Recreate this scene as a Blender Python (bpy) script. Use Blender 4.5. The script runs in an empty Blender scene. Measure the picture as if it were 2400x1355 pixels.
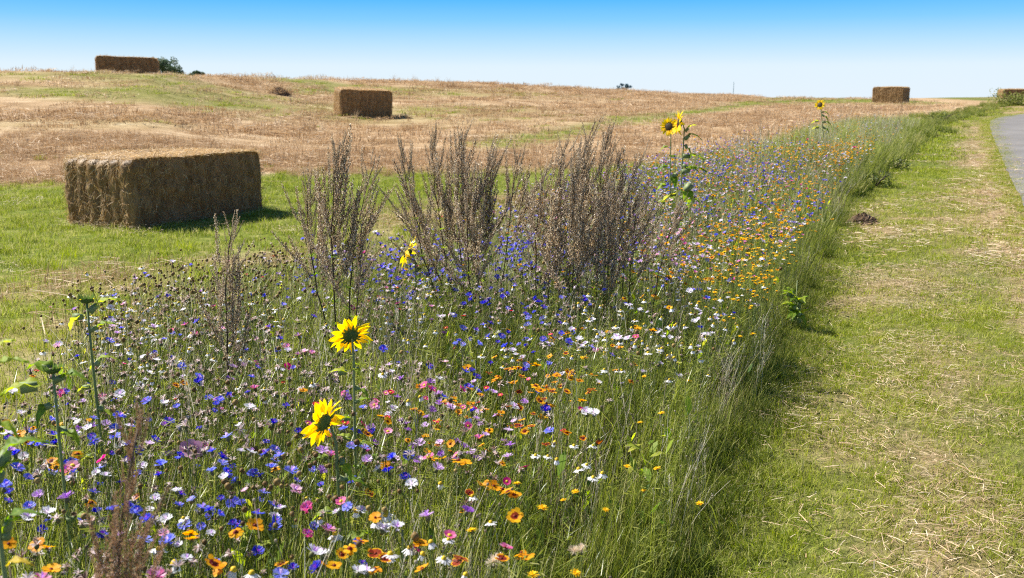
import bpy, math, random
import numpy as np
from mathutils import Vector, Matrix, Euler

R = math.radians
rng = np.random.default_rng(7)
rnd = random.Random(11)
SC = bpy.context.scene
COL = SC.collection

# ------------------------------------------------------------------ camera
PITCH = R(11.0); CH = 1.7; FPX = 2305.0
cam_d = bpy.data.cameras.new('camera'); cam = bpy.data.objects.new('camera', cam_d); COL.objects.link(cam)
cam_d.sensor_width = 36.0; cam_d.lens = FPX / 2400 * 36.0
cam_d.clip_start = 0.05; cam_d.clip_end = 6000
cam.location = (0, 0, CH); cam.rotation_euler = (R(90) - PITCH, 0, 0)
cam_d.dof.use_dof = True; cam_d.dof.focus_distance = 4.6; cam_d.dof.aperture_fstop = 5.0
SC.camera = cam

# ------------------------------------------------------------------ light
SUN_EL = R(47); SUN_AZ_FWD = R(22)          # sun stands left of the view, a little ahead of the camera
sdir = Vector((-math.cos(SUN_AZ_FWD) * math.cos(SUN_EL), math.sin(SUN_AZ_FWD) * math.cos(SUN_EL), math.sin(SUN_EL)))
sl = bpy.data.lights.new('sun', 'SUN'); sl.energy = 4.8; sl.angle = R(0.5); sl.color = (1.0, 0.955, 0.87)
so = bpy.data.objects.new('sun', sl); COL.objects.link(so)
so.rotation_euler = sdir.to_track_quat('Z', 'Y').to_euler()

W = bpy.data.worlds.new('World'); SC.world = W; W.use_nodes = True
nt = W.node_tree; nt.nodes.clear()
def N(nt, t, **k):
    n = nt.nodes.new(t)
    for a, b in k.items(): setattr(n, a, b)
    return n
wo = N(nt, 'ShaderNodeOutputWorld'); bg = N(nt, 'ShaderNodeBackground'); bg.inputs[1].default_value = 0.535
sky = N(nt, 'ShaderNodeTexSky', sky_type='NISHITA'); sky.sun_disc = False
sky.sun_elevation = SUN_EL; sky.sun_rotation = math.atan2(sdir.x, sdir.y)
sky.air_density = 1.0; sky.dust_density = 0.6; sky.ozone_density = 2.0
sm = N(nt, 'ShaderNodeVectorMath', operation='SCALE'); sm.inputs['Scale'].default_value = 0.075
tc = N(nt, 'ShaderNodeTexCoord'); sx = N(nt, 'ShaderNodeSeparateXYZ')
ramp = N(nt, 'ShaderNodeValToRGB')
e = ramp.color_ramp.elements
def sr(r, g, b):
    f = lambda c: (c / 255 / 12.92) if c / 255 <= 0.04045 else ((c / 255 + 0.055) / 1.055) ** 2.4
    return (f(r), f(g), f(b), 1)
# sine of the elevation against the colour of the air there
stops = [(0.0, sr(230, 243, 253)), (0.03, sr(226, 243, 254)), (0.052, sr(188, 228, 254)), (0.074, sr(136, 208, 255)), (0.096, sr(86, 187, 254)), (0.15, sr(62, 164, 244)), (0.30, sr(54, 140, 222))]
while len(e) < len(stops): e.new(0.5)
for el, (p, c) in zip(e, stops): el.position = p; el.color = c
mr = N(nt, 'ShaderNodeMapRange'); mr.inputs[1].default_value = 0.22; mr.inputs[2].default_value = 0.55
mx = N(nt, 'ShaderNodeMix', data_type='RGBA')
L = nt.links.new
L(tc.outputs['Generated'], sx.inputs[0]); L(sx.outputs[2], ramp.inputs[0]); L(sx.outputs[2], mr.inputs[0])
L(sky.outputs[0], sm.inputs[0]); L(mr.outputs[0], mx.inputs[0]); L(ramp.outputs[0], mx.inputs[6]); L(sm.outputs[0], mx.inputs[7])
L(mx.outputs[2], bg.inputs[0]); L(bg.outputs[0], wo.inputs[0])

SC.view_settings.view_transform = 'Standard'; SC.view_settings.look = 'None'
SC.view_settings.gamma = 1.0; SC.view_settings.use_curve_mapping = False
SC.view_settings.exposure = 0.92
SC.render.engine = 'CYCLES'
SC.cycles.use_denoising = False
SC.cycles.max_bounces = 5; SC.cycles.transmission_bounces = 3; SC.cycles.diffuse_bounces = 3
SC.cycles.filter_width = 1.1
SC.cycles.caustics_reflective = False; SC.cycles.caustics_refractive = False

# ------------------------------------------------------------------ space helpers
cP, sP = math.cos(PITCH), math.sin(PITCH)
def ray(u, v):
    a, b = (u - 1200) / FPX, (677.5 - v) / FPX
    return np.array([a, cP + b * sP, -sP + b * cP])
def project(x, y, z):
    zc = y * cP - (z - CH) * sP; yc = y * sP + (z - CH) * cP
    zc = np.maximum(zc, 0.05)
    return 1200 + FPX * x / zc, 677.5 - FPX * yc / zc

SKY_U = np.array([-1200, 0, 150, 300, 420, 520, 640, 850, 1000, 1200, 1450, 1600, 1780, 1830, 2000, 2200, 2400, 3600])
SKY_V = np.array([150, 166, 169, 173, 176, 181, 184, 189, 190, 200, 213, 220, 227, 231, 231.5, 229, 226, 222])
def smooth_noise(x, y, s, seed=0.0):
    x = np.asarray(x, float) / s + seed * 17.3; y = np.asarray(y, float) / s + seed * 9.1
    xi, yi = np.floor(x), np.floor(y); xf, yf = x - xi, y - yi
    def h(a, b):
        q = np.sin(a * 127.1 + b * 311.7) * 43758.5453
        return q - np.floor(q)
    xs, ys = xf * xf * (3 - 2 * xf), yf * yf * (3 - 2 * yf)
    return (h(xi, yi) * (1 - xs) + h(xi + 1, yi) * xs) * (1 - ys) + (h(xi, yi + 1) * (1 - xs) + h(xi + 1, yi + 1) * xs) * ys
def fbm(x, y, s, seed=0.0):
    return 0.55 * smooth_noise(x, y, s, seed) + 0.3 * smooth_noise(x, y, s / 2.1, seed + 1) + 0.15 * smooth_noise(x, y, s / 4.3, seed + 2)

def ground(x, y):
    x = np.asarray(x, float); y = np.asarray(y, float)
    yy = np.maximum(y, 6.0)
    u = np.clip(x / yy, -1.2, 1.2)
    pu = 1200 + 2348 * u
    m = (229.5 - np.interp(pu, SKY_U, SKY_V)) / 2392
    yc = np.interp(u, [-0.5, -0.36, -0.15, 0.0, 0.25, 0.5], [38, 38, 55, 60, 72, 76])
    zc = 1.7 + m * yc
    p = np.interp(u, [-0.15, 0.3], [1.8, 1.0])
    t = np.clip((yy - 8) / (yc - 8), 0, None)
    z = zc * np.minimum(t, 1) ** p
    over = np.maximum(yy - yc, 0)
    z = z - 0.03 * np.minimum(over, 60) - 0.004 * np.maximum(over - 60, 0)
    fld = np.clip((bed_left(y) - x) / 2, 0, 1)          # low bumps in the field only
    return z + fld * 0.05 * (fbm(x, y, 3.1, 4) - 0.5)
BL_Y = [-3, 1, 3, 4.4, 5.9, 7.6, 8.5, 14, 22, 31, 36, 60]; BL_X = [-3.6, -2.9, -2.5, -2.4, -2.5, -1.8, -1.15, 1.3, 4.7, 9.2, 12.2, 27]
BR_Y = [-3, 1, 3.3, 6.2, 14.5, 22, 27, 33, 40, 60]; BR_X = [-1.05, -0.12, 0.55, 1.66, 4.9, 8.4, 10.8, 13.5, 17.3, 31]
def bed_left(y): return np.interp(y, BL_Y, BL_X)
def bed_right(y): return np.interp(y, BR_Y, BR_X)

def hit(u, v, h=0.0):
    """the point h metres above the ground that lies along this line of sight"""
    d = ray(u, v); t0 = 0.6
    prev = t0
    t = t0
    while t < 400:
        p = d * t; z = CH + p[2]
        if z <= float(ground(p[0], p[1])) + h:
            lo, hi = prev, t
            for _ in range(24):
                mid = (lo + hi) / 2; p = d * mid
                if CH + p[2] <= float(ground(p[0], p[1])) + h: hi = mid
                else: lo = mid
            p = d * hi
            return Vector((p[0], p[1], float(ground(p[0], p[1]))))
        prev = t; t *= 1.03
    p = d * 60
    return Vector((p[0], p[1], float(ground(p[0], p[1]))))
def at_depth(u, v, y):
    d = ray(u, v); t = y / d[1]
    return Vector((d[0] * t, y, CH + d[2] * t))

# ------------------------------------------------------------------ materials
def new_mat(name):
    m = bpy.data.materials.new(name); m.use_nodes = True; m.node_tree.nodes.clear(); return m
def veg_mat(name, cols, transl=0.35, rough=0.55, spec=0.25, rand=0.35, tcol=None, noise=0.0, nscale=20.0, sheen=0):
    """a two sided leaf, petal or stalk: colour runs along 'tint' (per blade) plus a per-plant random"""
    m = new_mat(name); t = m.node_tree; l = t.links.new
    out = N(t, 'ShaderNodeOutputMaterial')
    at = N(t, 'ShaderNodeAttribute', attribute_name='tint')
    oi = N(t, 'ShaderNodeObjectInfo')
    ma = N(t, 'ShaderNodeMath', operation='MULTIPLY_ADD'); ma.inputs[1].default_value = rand; 
    sub = N(t, 'ShaderNodeMath', operation='SUBTRACT'); sub.inputs[1].default_value = 0.5
    l(oi.outputs['Random'], sub.inputs[0]); l(sub.outputs[0], ma.inputs[0]); l(at.outputs['Fac'], ma.inputs[2])
    src = ma.outputs[0]
    if noise:
        tcn = N(t, 'ShaderNodeTexCoord'); nz = N(t, 'ShaderNodeTexNoise'); nz.inputs['Scale'].default_value = nscale; nz.inputs['Detail'].default_value = 4
        l(tcn.outputs['Object'], nz.inputs['Vector'])
        s2 = N(t, 'ShaderNodeMath', operation='SUBTRACT'); s2.inputs[1].default_value = 0.5; l(nz.outputs[0], s2.inputs[0])
        m2 = N(t, 'ShaderNodeMath', operation='MULTIPLY_ADD'); m2.inputs[1].default_value = noise
        l(s2.outputs[0], m2.inputs[0]); l(src, m2.inputs[2]); src = m2.outputs[0]
    rp = N(t, 'ShaderNodeValToRGB'); el = rp.color_ramp.elements
    while len(el) < len(cols): el.new(0.5)
    for i, c in enumerate(cols):
        el[i].position = i / max(1, len(cols) - 1); el[i].color = (*c, 1)
    l(src, rp.inputs[0])
    pb = N(t, 'ShaderNodeBsdfPrincipled'); pb.inputs['Roughness'].default_value = rough
    pb.inputs['Specular IOR Level'].default_value = spec
    l(rp.outputs[0], pb.inputs['Base Color'])
    if transl > 0:
        tr = N(t, 'ShaderNodeBsdfTranslucent')
        hs = N(t, 'ShaderNodeHueSaturation'); hs.inputs['Saturation'].default_value = 1.12; hs.inputs['Value'].default_value = 1.5
        l(rp.outputs[0], hs.inputs['Color']); l(hs.outputs[0], tr.inputs[0])
        mix = N(t, 'ShaderNodeMixShader'); mix.inputs[0].default_value = transl
        l(pb.outputs[0], mix.inputs[1]); l(tr.outputs[0], mix.inputs[2]); l(mix.outputs[0], out.inputs[0])
    else: l(pb.outputs[0], out.inputs[0])
    return m
M = {}
M['grass'] = veg_mat('fresh_grass', [(.13, .15, .02), (.22, .28, .035), (.34, .38, .07), (.50, .45, .22)], .42, rand=.5)
M['lawn'] = veg_mat('mown_grass', [(.13, .17, .02), (.28, .34, .03), (.42, .46, .06), (.56, .48, .22)], .38, rand=.5)
M['bedgrass'] = veg_mat('meadow_stalks', [(.07, .10, .018), (.21, .26, .035), (.40, .43, .09), (.62, .58, .30)], .42, spec=.6, rough=.35, rand=.5)
M['edgegrass'] = veg_mat('lush_edge_grass', [(.05, .08, .015), (.15, .19, .028), (.29, .31, .07), (.50, .44, .22)], .42, rand=.5)
M['stubble'] = veg_mat('stubble_stalks', [(.26, .16, .08), (.41, .27, .145), (.54, .385, .23), (.70, .56, .39)], .2, rand=.4)
M['straw'] = veg_mat('straw', [(.30, .19, .10), (.44, .30, .17), (.58, .43, .27), (.78, .66, .48)], .1, spec=.3, rough=.5, rand=.3)
M['balestraw'] = veg_mat('bale_straw', [(.15, .085, .032), (.35, .22, .10), (.58, .40, .20), (.84, .65, .40)], .25, spec=.3, rand=.1)
M['stem'] = veg_mat('flower_stems', [(.06, .10, .02), (.13, .19, .04), (.24, .28, .08)], .2, spec=.5, rough=.4)
M['drystem'] = veg_mat('dry_stems', [(.15, .11, .08), (.32, .26, .19), (.50, .45, .34), (.68, .64, .52)], .3, rand=.6)
M['blue'] = veg_mat('blue_petals', [(.035, .035, .42), (.07, .075, .66), (.15, .18, .83), (.36, .40, .92)], .4, rand=.9)
M['white'] = veg_mat('white_petals', [(.62, .60, .72), (.80, .79, .84), (.90, .90, .92)], .35, rand=.5)
M['lilac'] = veg_mat('lilac_petals', [(.26, .08, .48), (.48, .24, .66), (.70, .50, .80), (.85, .72, .86)], .4, rand=.9)
M['pink'] = veg_mat('pink_petals', [(.72, .05, .28), (.78, .22, .46), (.88, .50, .66), (.92, .74, .80)], .4, rand=.9)
M['palepink'] = veg_mat('pale_pink_petals', [(.62, .26, .48), (.74, .38, .58), (.85, .55, .70)], .4, rand=.1)
M['red'] = veg_mat('red_petals', [(.50, .005, .06), (.72, .02, .06), (.80, .05, .25)], .35, rand=.8)
M['yellow'] = veg_mat('orange_yellow_petals', [(.78, .30, .005), (.86, .42, .008), (.92, .55, .015)], .42, rand=.5)
M['maroon'] = veg_mat('maroon_petals', [(.12, .012, .006), (.24, .025, .008), (.36, .05, .01)], .25)
M['hawk'] = veg_mat('hawkbit_petals', [(.80, .46, .005), (.90, .60, .01), (.95, .70, .03)], .35)
M['cone'] = veg_mat('daisy_cones', [(.50, .30, .01), (.68, .46, .02), (.80, .60, .06)], 0, noise=.8, nscale=300)
M['browncone'] = veg_mat('brown_cones', [(.10, .055, .02), (.22, .13, .04), (.38, .27, .08)], 0, noise=.8, nscale=300, rand=.8)
M['papery'] = veg_mat('withered_petals', [(.20, .11, .08), (.44, .30, .26), (.68, .54, .52), (.80, .70, .72)], .3, rand=.9)
M['calyx'] = veg_mat('scaly_calyx', [(.06, .06, .02), (.13, .14, .05), (.24, .19, .09)], .0, noise=.6, nscale=260)
M['sunpetal'] = veg_mat('sunflower_petals', [(.88, .52, .004), (.94, .66, .008), (.97, .78, .03)], .5, noise=.25, nscale=60)
M['sunback'] = veg_mat('sunflower_green', [(.05, .09, .02), (.12, .19, .045), (.24, .32, .10)], .25, noise=.5, nscale=90)
M['sundisc'] = veg_mat('sunflower_disc', [(.02, .015, .006), (.06, .035, .01), (.2, .12, .02)], .0, noise=1.0, nscale=200)
M['leaf'] = veg_mat('broad_leaves', [(.06, .13, .02), (.18, .30, .03), (.34, .44, .05), (.55, .56, .08)], .55, noise=.25, nscale=25, rand=.6, spec=.4)
M['yleaf'] = veg_mat('yellowing_leaves', [(.40, .30, .03), (.62, .46, .05), (.66, .50, .16)], .4, noise=.5, nscale=25)
M['sunstem'] = veg_mat('sunflower_stems', [(.12, .17, .05), (.24, .30, .12), (.36, .40, .20)], .15, spec=.4)
M['mugstem'] = veg_mat('dark_mugwort_stems', [(.035, .02, .012), (.08, .048, .028), (.15, .11, .05)], 0, spec=.4)
M['mugbud'] = veg_mat('mugwort_seeds', [(.17, .12, .08), (.46, .37, .26), (.68, .59, .46), (.90, .84, .74)], .48, rand=.2, spec=.4)
M['mugbrown'] = veg_mat('pale_brown_mugwort_seeds', [(.28, .17, .10), (.46, .31, .19), (.62, .46, .31), (.80, .66, .50)], .45, rand=.2)
M['fluff'] = veg_mat('seed_fluff', [(.55, .42, .30), (.70, .58, .45), (.82, .74, .62)], .4)
M['wood'] = veg_mat('dark_bark', [(.05, .04, .03), (.09, .07, .05)], 0)
M['farleaf'] = veg_mat('distant_tree_leaves', [(.045, .085, .045), (.08, .13, .06), (.13, .18, .09)], .2)
M['farhaze'] = veg_mat('distant_blue_foliage', [(.09, .16, .21), (.13, .22, .27), (.18, .28, .32)], .1)  # blue of distance haze put into the colour of far trees and mast
M['wing'] = veg_mat('butterfly_wings', [(.02, .012, .01), (.10, .03, .01), (.55, .15, .02)], .2)
M['twine'] = veg_mat('baler_twine', [(.25, .19, .11), (.38, .3, .2)], 0)

def ground_mat():
    m = new_mat('field_soil_and_thatch'); t = m.node_tree; l = t.links.new
    out = N(t, 'ShaderNodeOutputMaterial'); pb = N(t, 'ShaderNodeBsdfPrincipled'); pb.inputs['Roughness'].default_value = .95
    pb.inputs['Specular IOR Level'].default_value = .1
    tc = N(t, 'ShaderNodeTexCoord')
    def noise(scale, det=6, sy=1.0):
        mp = N(t, 'ShaderNodeMapping'); mp.inputs['Scale'].default_value = (1, sy, 1)
        n = N(t, 'ShaderNodeTexNoise'); n.inputs['Scale'].default_value = scale; n.inputs['Detail'].default_value = det; n.inputs['Roughness'].default_value = .65
        l(tc.outputs['Object'], mp.inputs[0]); l(mp.outputs[0], n.inputs['Vector']); return n.outputs[0]
    def rampc(src, cols):
        r = N(t, 'ShaderNodeValToRGB'); el = r.color_ramp.elements
        while len(el) < len(cols): el.new(.5)
        for i, (p, c) in enumerate(cols): el[i].position = p; el[i].color = (*c, 1)
        l(src, r.inputs[0]); return r.outputs[0]
    stub = rampc(noise(.5, 9, 2.6), [(.32, (.24, .145, .075)), (.45, (.38, .255, .14)), (.55, (.49, .345, .205)), (.68, (.61, .47, .31))])
    green = rampc(noise(5.0, 8), [(.30, (.08, .11, .018)), (.5, (.16, .20, .028)), (.68, (.33, .31, .10))])
    mown = rampc(noise(9.0, 8), [(.30, (.07, .09, .018)), (.5, (.13, .16, .028)), (.66, (.25, .24, .085))])
    dry = rampc(noise(14.0, 8), [(.30, (.19, .125, .065)), (.5, (.36, .25, .14)), (.68, (.56, .43, .28))])
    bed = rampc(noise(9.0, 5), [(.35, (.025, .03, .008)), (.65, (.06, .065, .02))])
    cur = stub
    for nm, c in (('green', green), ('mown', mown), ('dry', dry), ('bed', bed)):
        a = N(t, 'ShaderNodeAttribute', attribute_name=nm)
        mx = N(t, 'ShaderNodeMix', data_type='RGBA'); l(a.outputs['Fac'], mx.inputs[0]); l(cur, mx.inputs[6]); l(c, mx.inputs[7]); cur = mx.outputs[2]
    l(cur, pb.inputs['Base Color'])
    bp = N(t, 'ShaderNodeBump'); bp.inputs['Strength'].default_value = .7; bp.inputs['Distance'].default_value = .05
    l(noise(22, 8), bp.inputs['Height']); l(bp.outputs[0], pb.inputs['Normal'])
    l(pb.outputs[0], out.inputs[0]); return m
def road_mat():
    m = new_mat('worn_asphalt'); t = m.node_tree; l = t.links.new
    out = N(t, 'ShaderNodeOutputMaterial'); pb = N(t, 'ShaderNodeBsdfPrincipled'); pb.inputs['Roughness'].default_value = .9; pb.inputs['Specular IOR Level'].default_value = .15
    tc = N(t, 'ShaderNodeTexCoord')
    n = N(t, 'ShaderNodeTexNoise'); n.inputs['Scale'].default_value = 60; n.inputs['Detail'].default_value = 6
    n2 = N(t, 'ShaderNodeTexNoise'); n2.inputs['Scale'].default_value = .8; n2.inputs['Detail'].default_value = 5
    l(tc.outputs['Object'], n.inputs['Vector']); l(tc.outputs['Object'], n2.inputs['Vector'])
    r = N(t, 'ShaderNodeValToRGB'); r.color_ramp.elements[0].position = .3; r.color_ramp.elements[1].position = .7
    r.color_ramp.elements[0].color = (.15, .142, .138, 1); r.color_ramp.elements[1].color = (.27, .255, .245, 1)
    ad = N(t, 'ShaderNodeMath', operation='ADD'); ad.inputs[1].default_value = 0
    mm = N(t, 'ShaderNodeMix'); mm.inputs[0].default_value = .5
    l(n.outputs[0], mm.inputs[2]); l(n2.outputs[0], mm.inputs[3]); l(mm.outputs[0], r.inputs[0])
    l(r.outputs[0], pb.inputs['Base Color'])
    bp = N(t, 'ShaderNodeBump'); bp.inputs['Strength'].default_value = .4; bp.inputs['Distance'].default_value = .01
    l(n.outputs[0], bp.inputs['Height']); l(bp.outputs[0], pb.inputs['Normal'])
    l(pb.outputs[0], out.inputs[0]); return m
def plain_mat(name, c, rough=.8):
    m = new_mat(name); t = m.node_tree
    out = N(t, 'ShaderNodeOutputMaterial'); pb = N(t, 'ShaderNodeBsdfPrincipled'); pb.inputs['Roughness'].default_value = rough
    nz = N(t, 'ShaderNodeTexNoise'); nz.inputs['Scale'].default_value = 40; nz.inputs['Detail'].default_value = 5
    mx = N(t, 'ShaderNodeMix', data_type='RGBA'); mx.inputs[6].default_value = (*[x * .6 for x in c], 1); mx.inputs[7].default_value = (*[min(1, x * 1.4) for x in c], 1)
    t.links.new(nz.outputs[0], mx.inputs[0]); t.links.new(mx.outputs[2], pb.inputs['Base Color'])
    t.links.new(pb.outputs[0], out.inputs[0]); return m
M['ground'] = ground_mat(); M['road'] = road_mat()
M['soil'] = plain_mat('dark_crumbly_soil', (.10, .06, .035), .95)

# ------------------------------------------------------------------ mesh builder
class MB:
    def __init__(s): s.v = []; s.f = []; s.m = []; s.t = []
    def add(s, verts, faces, mat=0, tint=.5):
        o = len(s.v)
        s.v.extend([tuple(p) for p in verts]); s.f.extend([tuple(i + o for i in f) for f in faces]); s.m.extend([mat] * len(faces))
        if isinstance(tint, (int, float)): s.t.extend([tint] * len(verts))
        else: s.t.extend(tint)
    def ribbon(s, pts, widths, side, mat=0, tint=.5, tint2=None):
        """flat strip along pts; the last point may be a tip"""
        vs = []; ts = []; n = len(pts); side = Vector(side).normalized()
        fs = []
        for i, (p, w) in enumerate(zip(pts, widths)):
            p = Vector(p); tt = tint if tint2 is None else tint + (tint2 - tint) * i / (n - 1)
            if i == n - 1 and w <= 0: vs.append(p); ts.append(tt)
            else: vs += [p - side * w / 2, p + side * w / 2]; ts += [tt, tt]
        for i in range(n - 1):
            a = 2 * i
            if i == n - 2 and widths[-1] <= 0: fs.append((a, a + 1, a + 2))
            else: fs.append((a, a + 1, a + 3, a + 2))
        s.add(vs, fs, mat, ts)
    def tube(s, pts, radii, k=5, mat=0, tint=.5):
        pts = [Vector(p) for p in pts]; vs = []; fs = []
        for i, p in enumerate(pts):
            d = (pts[min(i + 1, len(pts) - 1)] - pts[max(i - 1, 0)]).normalized()
            a = d.orthogonal().normalized() if abs(d.z) < .99 else Vector((1, 0, 0)); b = d.cross(a)
            if i and False: pass
            for j in range(k):
                an = 2 * math.pi * j / k
                vs.append(p + (a * math.cos(an) + b * math.sin(an)) * radii[i])
        for i in range(len(pts) - 1):
            for j in range(k):
                fs.append((i * k + j, i * k + (j + 1) % k, (i + 1) * k + (j + 1) % k, (i + 1) * k + j))
        fs.append(tuple(reversed(range(k)))); fs.append(tuple(range((len(pts) - 1) * k, len(pts) * k)))
        s.add(vs, fs, mat, tint)
    def dome(s, r, h, k=8, rings=4, mat=0, z0=0, tint=.5, full=False, bump=0.0):
        vs = []; fs = []
        a0 = -math.pi / 2 if full else 0
        for i in range(rings):
            a = a0 + (math.pi / 2 - a0) * i / rings
            for j in range(k):
                an = 2 * math.pi * (j + .5 * (i % 2)) / k; q = 1 + bump * (rnd.random() - .5)
                vs.append((r * q * math.cos(a) * math.cos(an), r * q * math.cos(a) * math.sin(an), z0 + h * math.sin(a) * q))
        vs.append((0, 0, z0 + h))
        for i in range(rings - 1):
            for j in range(k): fs.append((i * k + j, i * k + (j + 1) % k, (i + 1) * k + (j + 1) % k, (i + 1) * k + j))
        for j in range(k): fs.append(((rings - 1) * k + j, (rings - 1) * k + (j + 1) % k, rings * k))
        s.add(vs, fs, mat, [max(0, min(1, tint + .3 * (rnd.random() - .5))) for _ in vs])
    def merge(s, o, mat4=None, matmap=None):
        off = len(s.v)
        s.v.extend([tuple(mat4 @ Vector(p)) for p in o.v] if mat4 is not None else o.v)
        s.f.extend([tuple(i + off for i in f) for f in o.f]); s.m.extend([matmap[i] for i in o.m] if matmap else o.m); s.t.extend(o.t)
    def mesh(s, name, mats, smooth=True):
        me = bpy.data.meshes.new(name); me.from_pydata(s.v, [], s.f)
        for m in mats: me.materials.append(m)
        me.polygons.foreach_set('material_index', s.m)
        if smooth: me.polygons.foreach_set('use_smooth', [True] * len(s.f))
        a = me.attributes.new('tint', 'FLOAT', 'POINT'); a.data.foreach_set('value', s.t)
        me.update(); return me

def link(o, parent=None):
    COL.objects.link(o)
    if parent: o.parent = parent
    return o
def tag(o, label=None, cat=None, group=None, kind=None):
    if label: o['label'] = label
    if cat: o['category'] = cat
    if group: o['group'] = group
    if kind: o['kind'] = kind
    return o
def obj(name, me, parent=None): return link(bpy.data.objects.new(name, me), parent)
def empty(name, loc, rz=0):
    o = bpy.data.objects.new(name, None); o.empty_display_size = .05; o.location = loc; o.rotation_euler = (0, 0, rz); return link(o)

# ------------------------------------------------------------------ ground sheet
def seg(*parts):
    out = []
    for a, b, st in parts: out += list(np.arange(a, b, st))
    return np.array(out)
ys = seg((-8, 0, 1), (0, 16, .25), (16, 40, .5), (40, 84, 1), (84, 150, 6), (150, 500, 50), (500, 2001, 250))
xs = seg((-1500, -200, 260), (-200, -60, 14), (-60, -30, 2), (-30, 30, .4), (30, 60, 1), (60, 200, 14), (200, 1501, 260))
X, Y = np.meshgrid(xs, ys)
def zones(x, y, z=None):
    """how far each ground cover reaches: lush green, mown strip, straw litter, bed"""
    if z is None: z = ground(x, y)
    U, V = project(x, np.maximum(y, 1.5), z)
    bl, br = bed_left(y), bed_right(y)
    field = np.clip((bl - x) / .3 + .5, 0, 1)
    right = np.clip((x - br) / .25 + .5, 0, 1)
    w1 = (fbm(x, y, 2.2, 3) - .5)
    up = np.interp(U, [0, 160, 600, 940, 1250, 1500, 1700], [436, 428, 400, 398, 393, 372, 345]) + 26 * w1 * np.clip((V - 300) / 100, .3, 1)
    green = np.clip((V - up) / 14, 0, 1)
    # rough dry patches through the green
    low = np.clip((V - np.interp(U, [0, 300, 600, 900, 1300], [640, 600, 540, 470, 410])) / 70, 0, 1)
    green = green * (1 - .45 * low * np.clip((fbm(x, y, 1.1, 8) - .33) * 5, 0, 1))
    # green streaks running through the stubble
    st1 = np.exp(-((V - np.interp(U, [1080, 1200, 1300, 1450, 1600, 1800], [338, 332, 318, 285, 268, 238])) / np.interp(U, [1080, 1300, 1600], [16, 16, 7])) ** 2) * np.clip((U - 1060) / 120, 0, 1)
    st2 = np.clip((fbm(x * .3, y * 1.0, 5.0, 12) - .44) * 4, 0, 1) * np.clip((1500 - U) / 700, 0, 1) * np.clip((310 - V) / 60, 0, 1) * .7
    st3 = np.exp(-((V - 214) / 6) ** 2) * np.clip((U - 620) / 60, 0, 1) * np.clip((860 - U) / 60, 0, 1)
    green = np.maximum(green, np.maximum(st1 * .9, np.maximum(st2, st3))) * field
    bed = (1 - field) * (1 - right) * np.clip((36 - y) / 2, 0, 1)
    far = np.clip((y - 35) / 3, 0, 1)
    mown = right
    # straw: along the tarmac, and thrown patches across the mown strip
    edge = np.interp(V, [268, 285, 300, 370, 430, 500, 560, 650, 800, 1100, 1400], [2330, 2290, 2270, 2250, 2290, 2230, 2260, 2330, 2440, 2700, 2900])
    dry = np.clip((U - edge) / 110 + .45 + 1.7 * (fbm(x, y, 1.2, 5) - .5), 0, 1)
    band = np.exp(-((V - 530) / 55) ** 2) * np.clip((fbm(x, y, .9, 6) - .35) * 4, 0, 1)
    patch = np.clip((fbm(x, y, .8, 9) - .57) * 5, 0, 1) * np.clip((V - 460) / 60, 0, 1) * .8
    sd = x - br; lane = np.exp(-((sd - .95 - .03 * y) / .33) ** 2) * np.clip((fbm(x, y * .35, .8, 15) - .38) * 4, 0, 1) * .75 + np.exp(-((sd - 2.6 - .02 * y) / .5) ** 2) * np.clip((fbm(x, y * .35, .8, 16) - .38) * 4, 0, 1) * .8
    dry = np.maximum(np.maximum(dry, lane), np.maximum(band * .9, patch)) * right
    return dict(green=green, mown=mown, dry=dry * .9, bed=bed)
Z = ground(X, Y); zn = zones(X, Y, Z)
ny, nx = X.shape
me = bpy.data.meshes.new('field_ground')
me.vertices.add(nx * ny); me.vertices.foreach_set('co', np.stack([X, Y, Z], -1).astype(np.float32).ravel())
ii, jj = np.meshgrid(np.arange(nx - 1), np.arange(ny - 1)); a = (jj * nx + ii).ravel()
q = np.stack([a, a + 1, a + nx + 1, a + nx], -1)
me.loops.add(q.size); me.loops.foreach_set('vertex_index', q.ravel().astype(np.int32))
me.polygons.add(len(q)); me.polygons.foreach_set('loop_start', np.arange(0, q.size, 4, dtype=np.int32)); me.polygons.foreach_set('loop_total', np.full(len(q), 4, dtype=np.int32))
me.polygons.foreach_set('use_smooth', np.ones(len(q), bool))
me.update(calc_edges=True)
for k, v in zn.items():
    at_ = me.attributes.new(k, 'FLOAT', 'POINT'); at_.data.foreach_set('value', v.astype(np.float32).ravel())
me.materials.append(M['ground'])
tag(obj('field_ground', me), 'gently rising stubble field with green strips and mown verge', kind='structure')

# road
edge_px = [(2900, 1200), (2620, 800), (2500, 640), (2400, 490), (2370, 430), (2345, 370), (2326, 320), (2319, 300), (2321, 286), (2337, 278), (2400, 269), (2480, 263)]
le = [hit(u, v) for u, v in edge_px]
ctrl = [Vector((le[0].x - 1.5, -6, 0))] + le
pts = []
for i in range(len(ctrl) - 1):
    a_, b_ = ctrl[i], ctrl[i + 1]; n = max(2, int((b_ - a_).length / .5))
    for k in range(n): pts.append(a_.lerp(b_, k / n))
for _ in range(3): pts = [pts[0]] + [(pts[i - 1] + pts[i] * 2 + pts[i + 1]) / 4 for i in range(1, len(pts) - 1)] + [pts[-1]]
mb = MB(); K = 8; vs = []
for i, p in enumerate(pts):
    d = (pts[min(i + 1, len(pts) - 1)] - pts[max(i - 1, 0)]); d.z = 0; d.normalize(); nrm = Vector((d.y, -d.x, 0))
    wob = .06 * (float(smooth_noise(p.x, p.y, .5, 2)) - .5)
    for k in range(K + 1):
        qx = p + nrm * (k / K * 3.4 + (wob if k == 0 else 0))
        vs.append((qx.x, qx.y, float(ground(qx.x, qx.y)) + .05 - (.05 if k in (0, K) and False else 0)))
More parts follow.
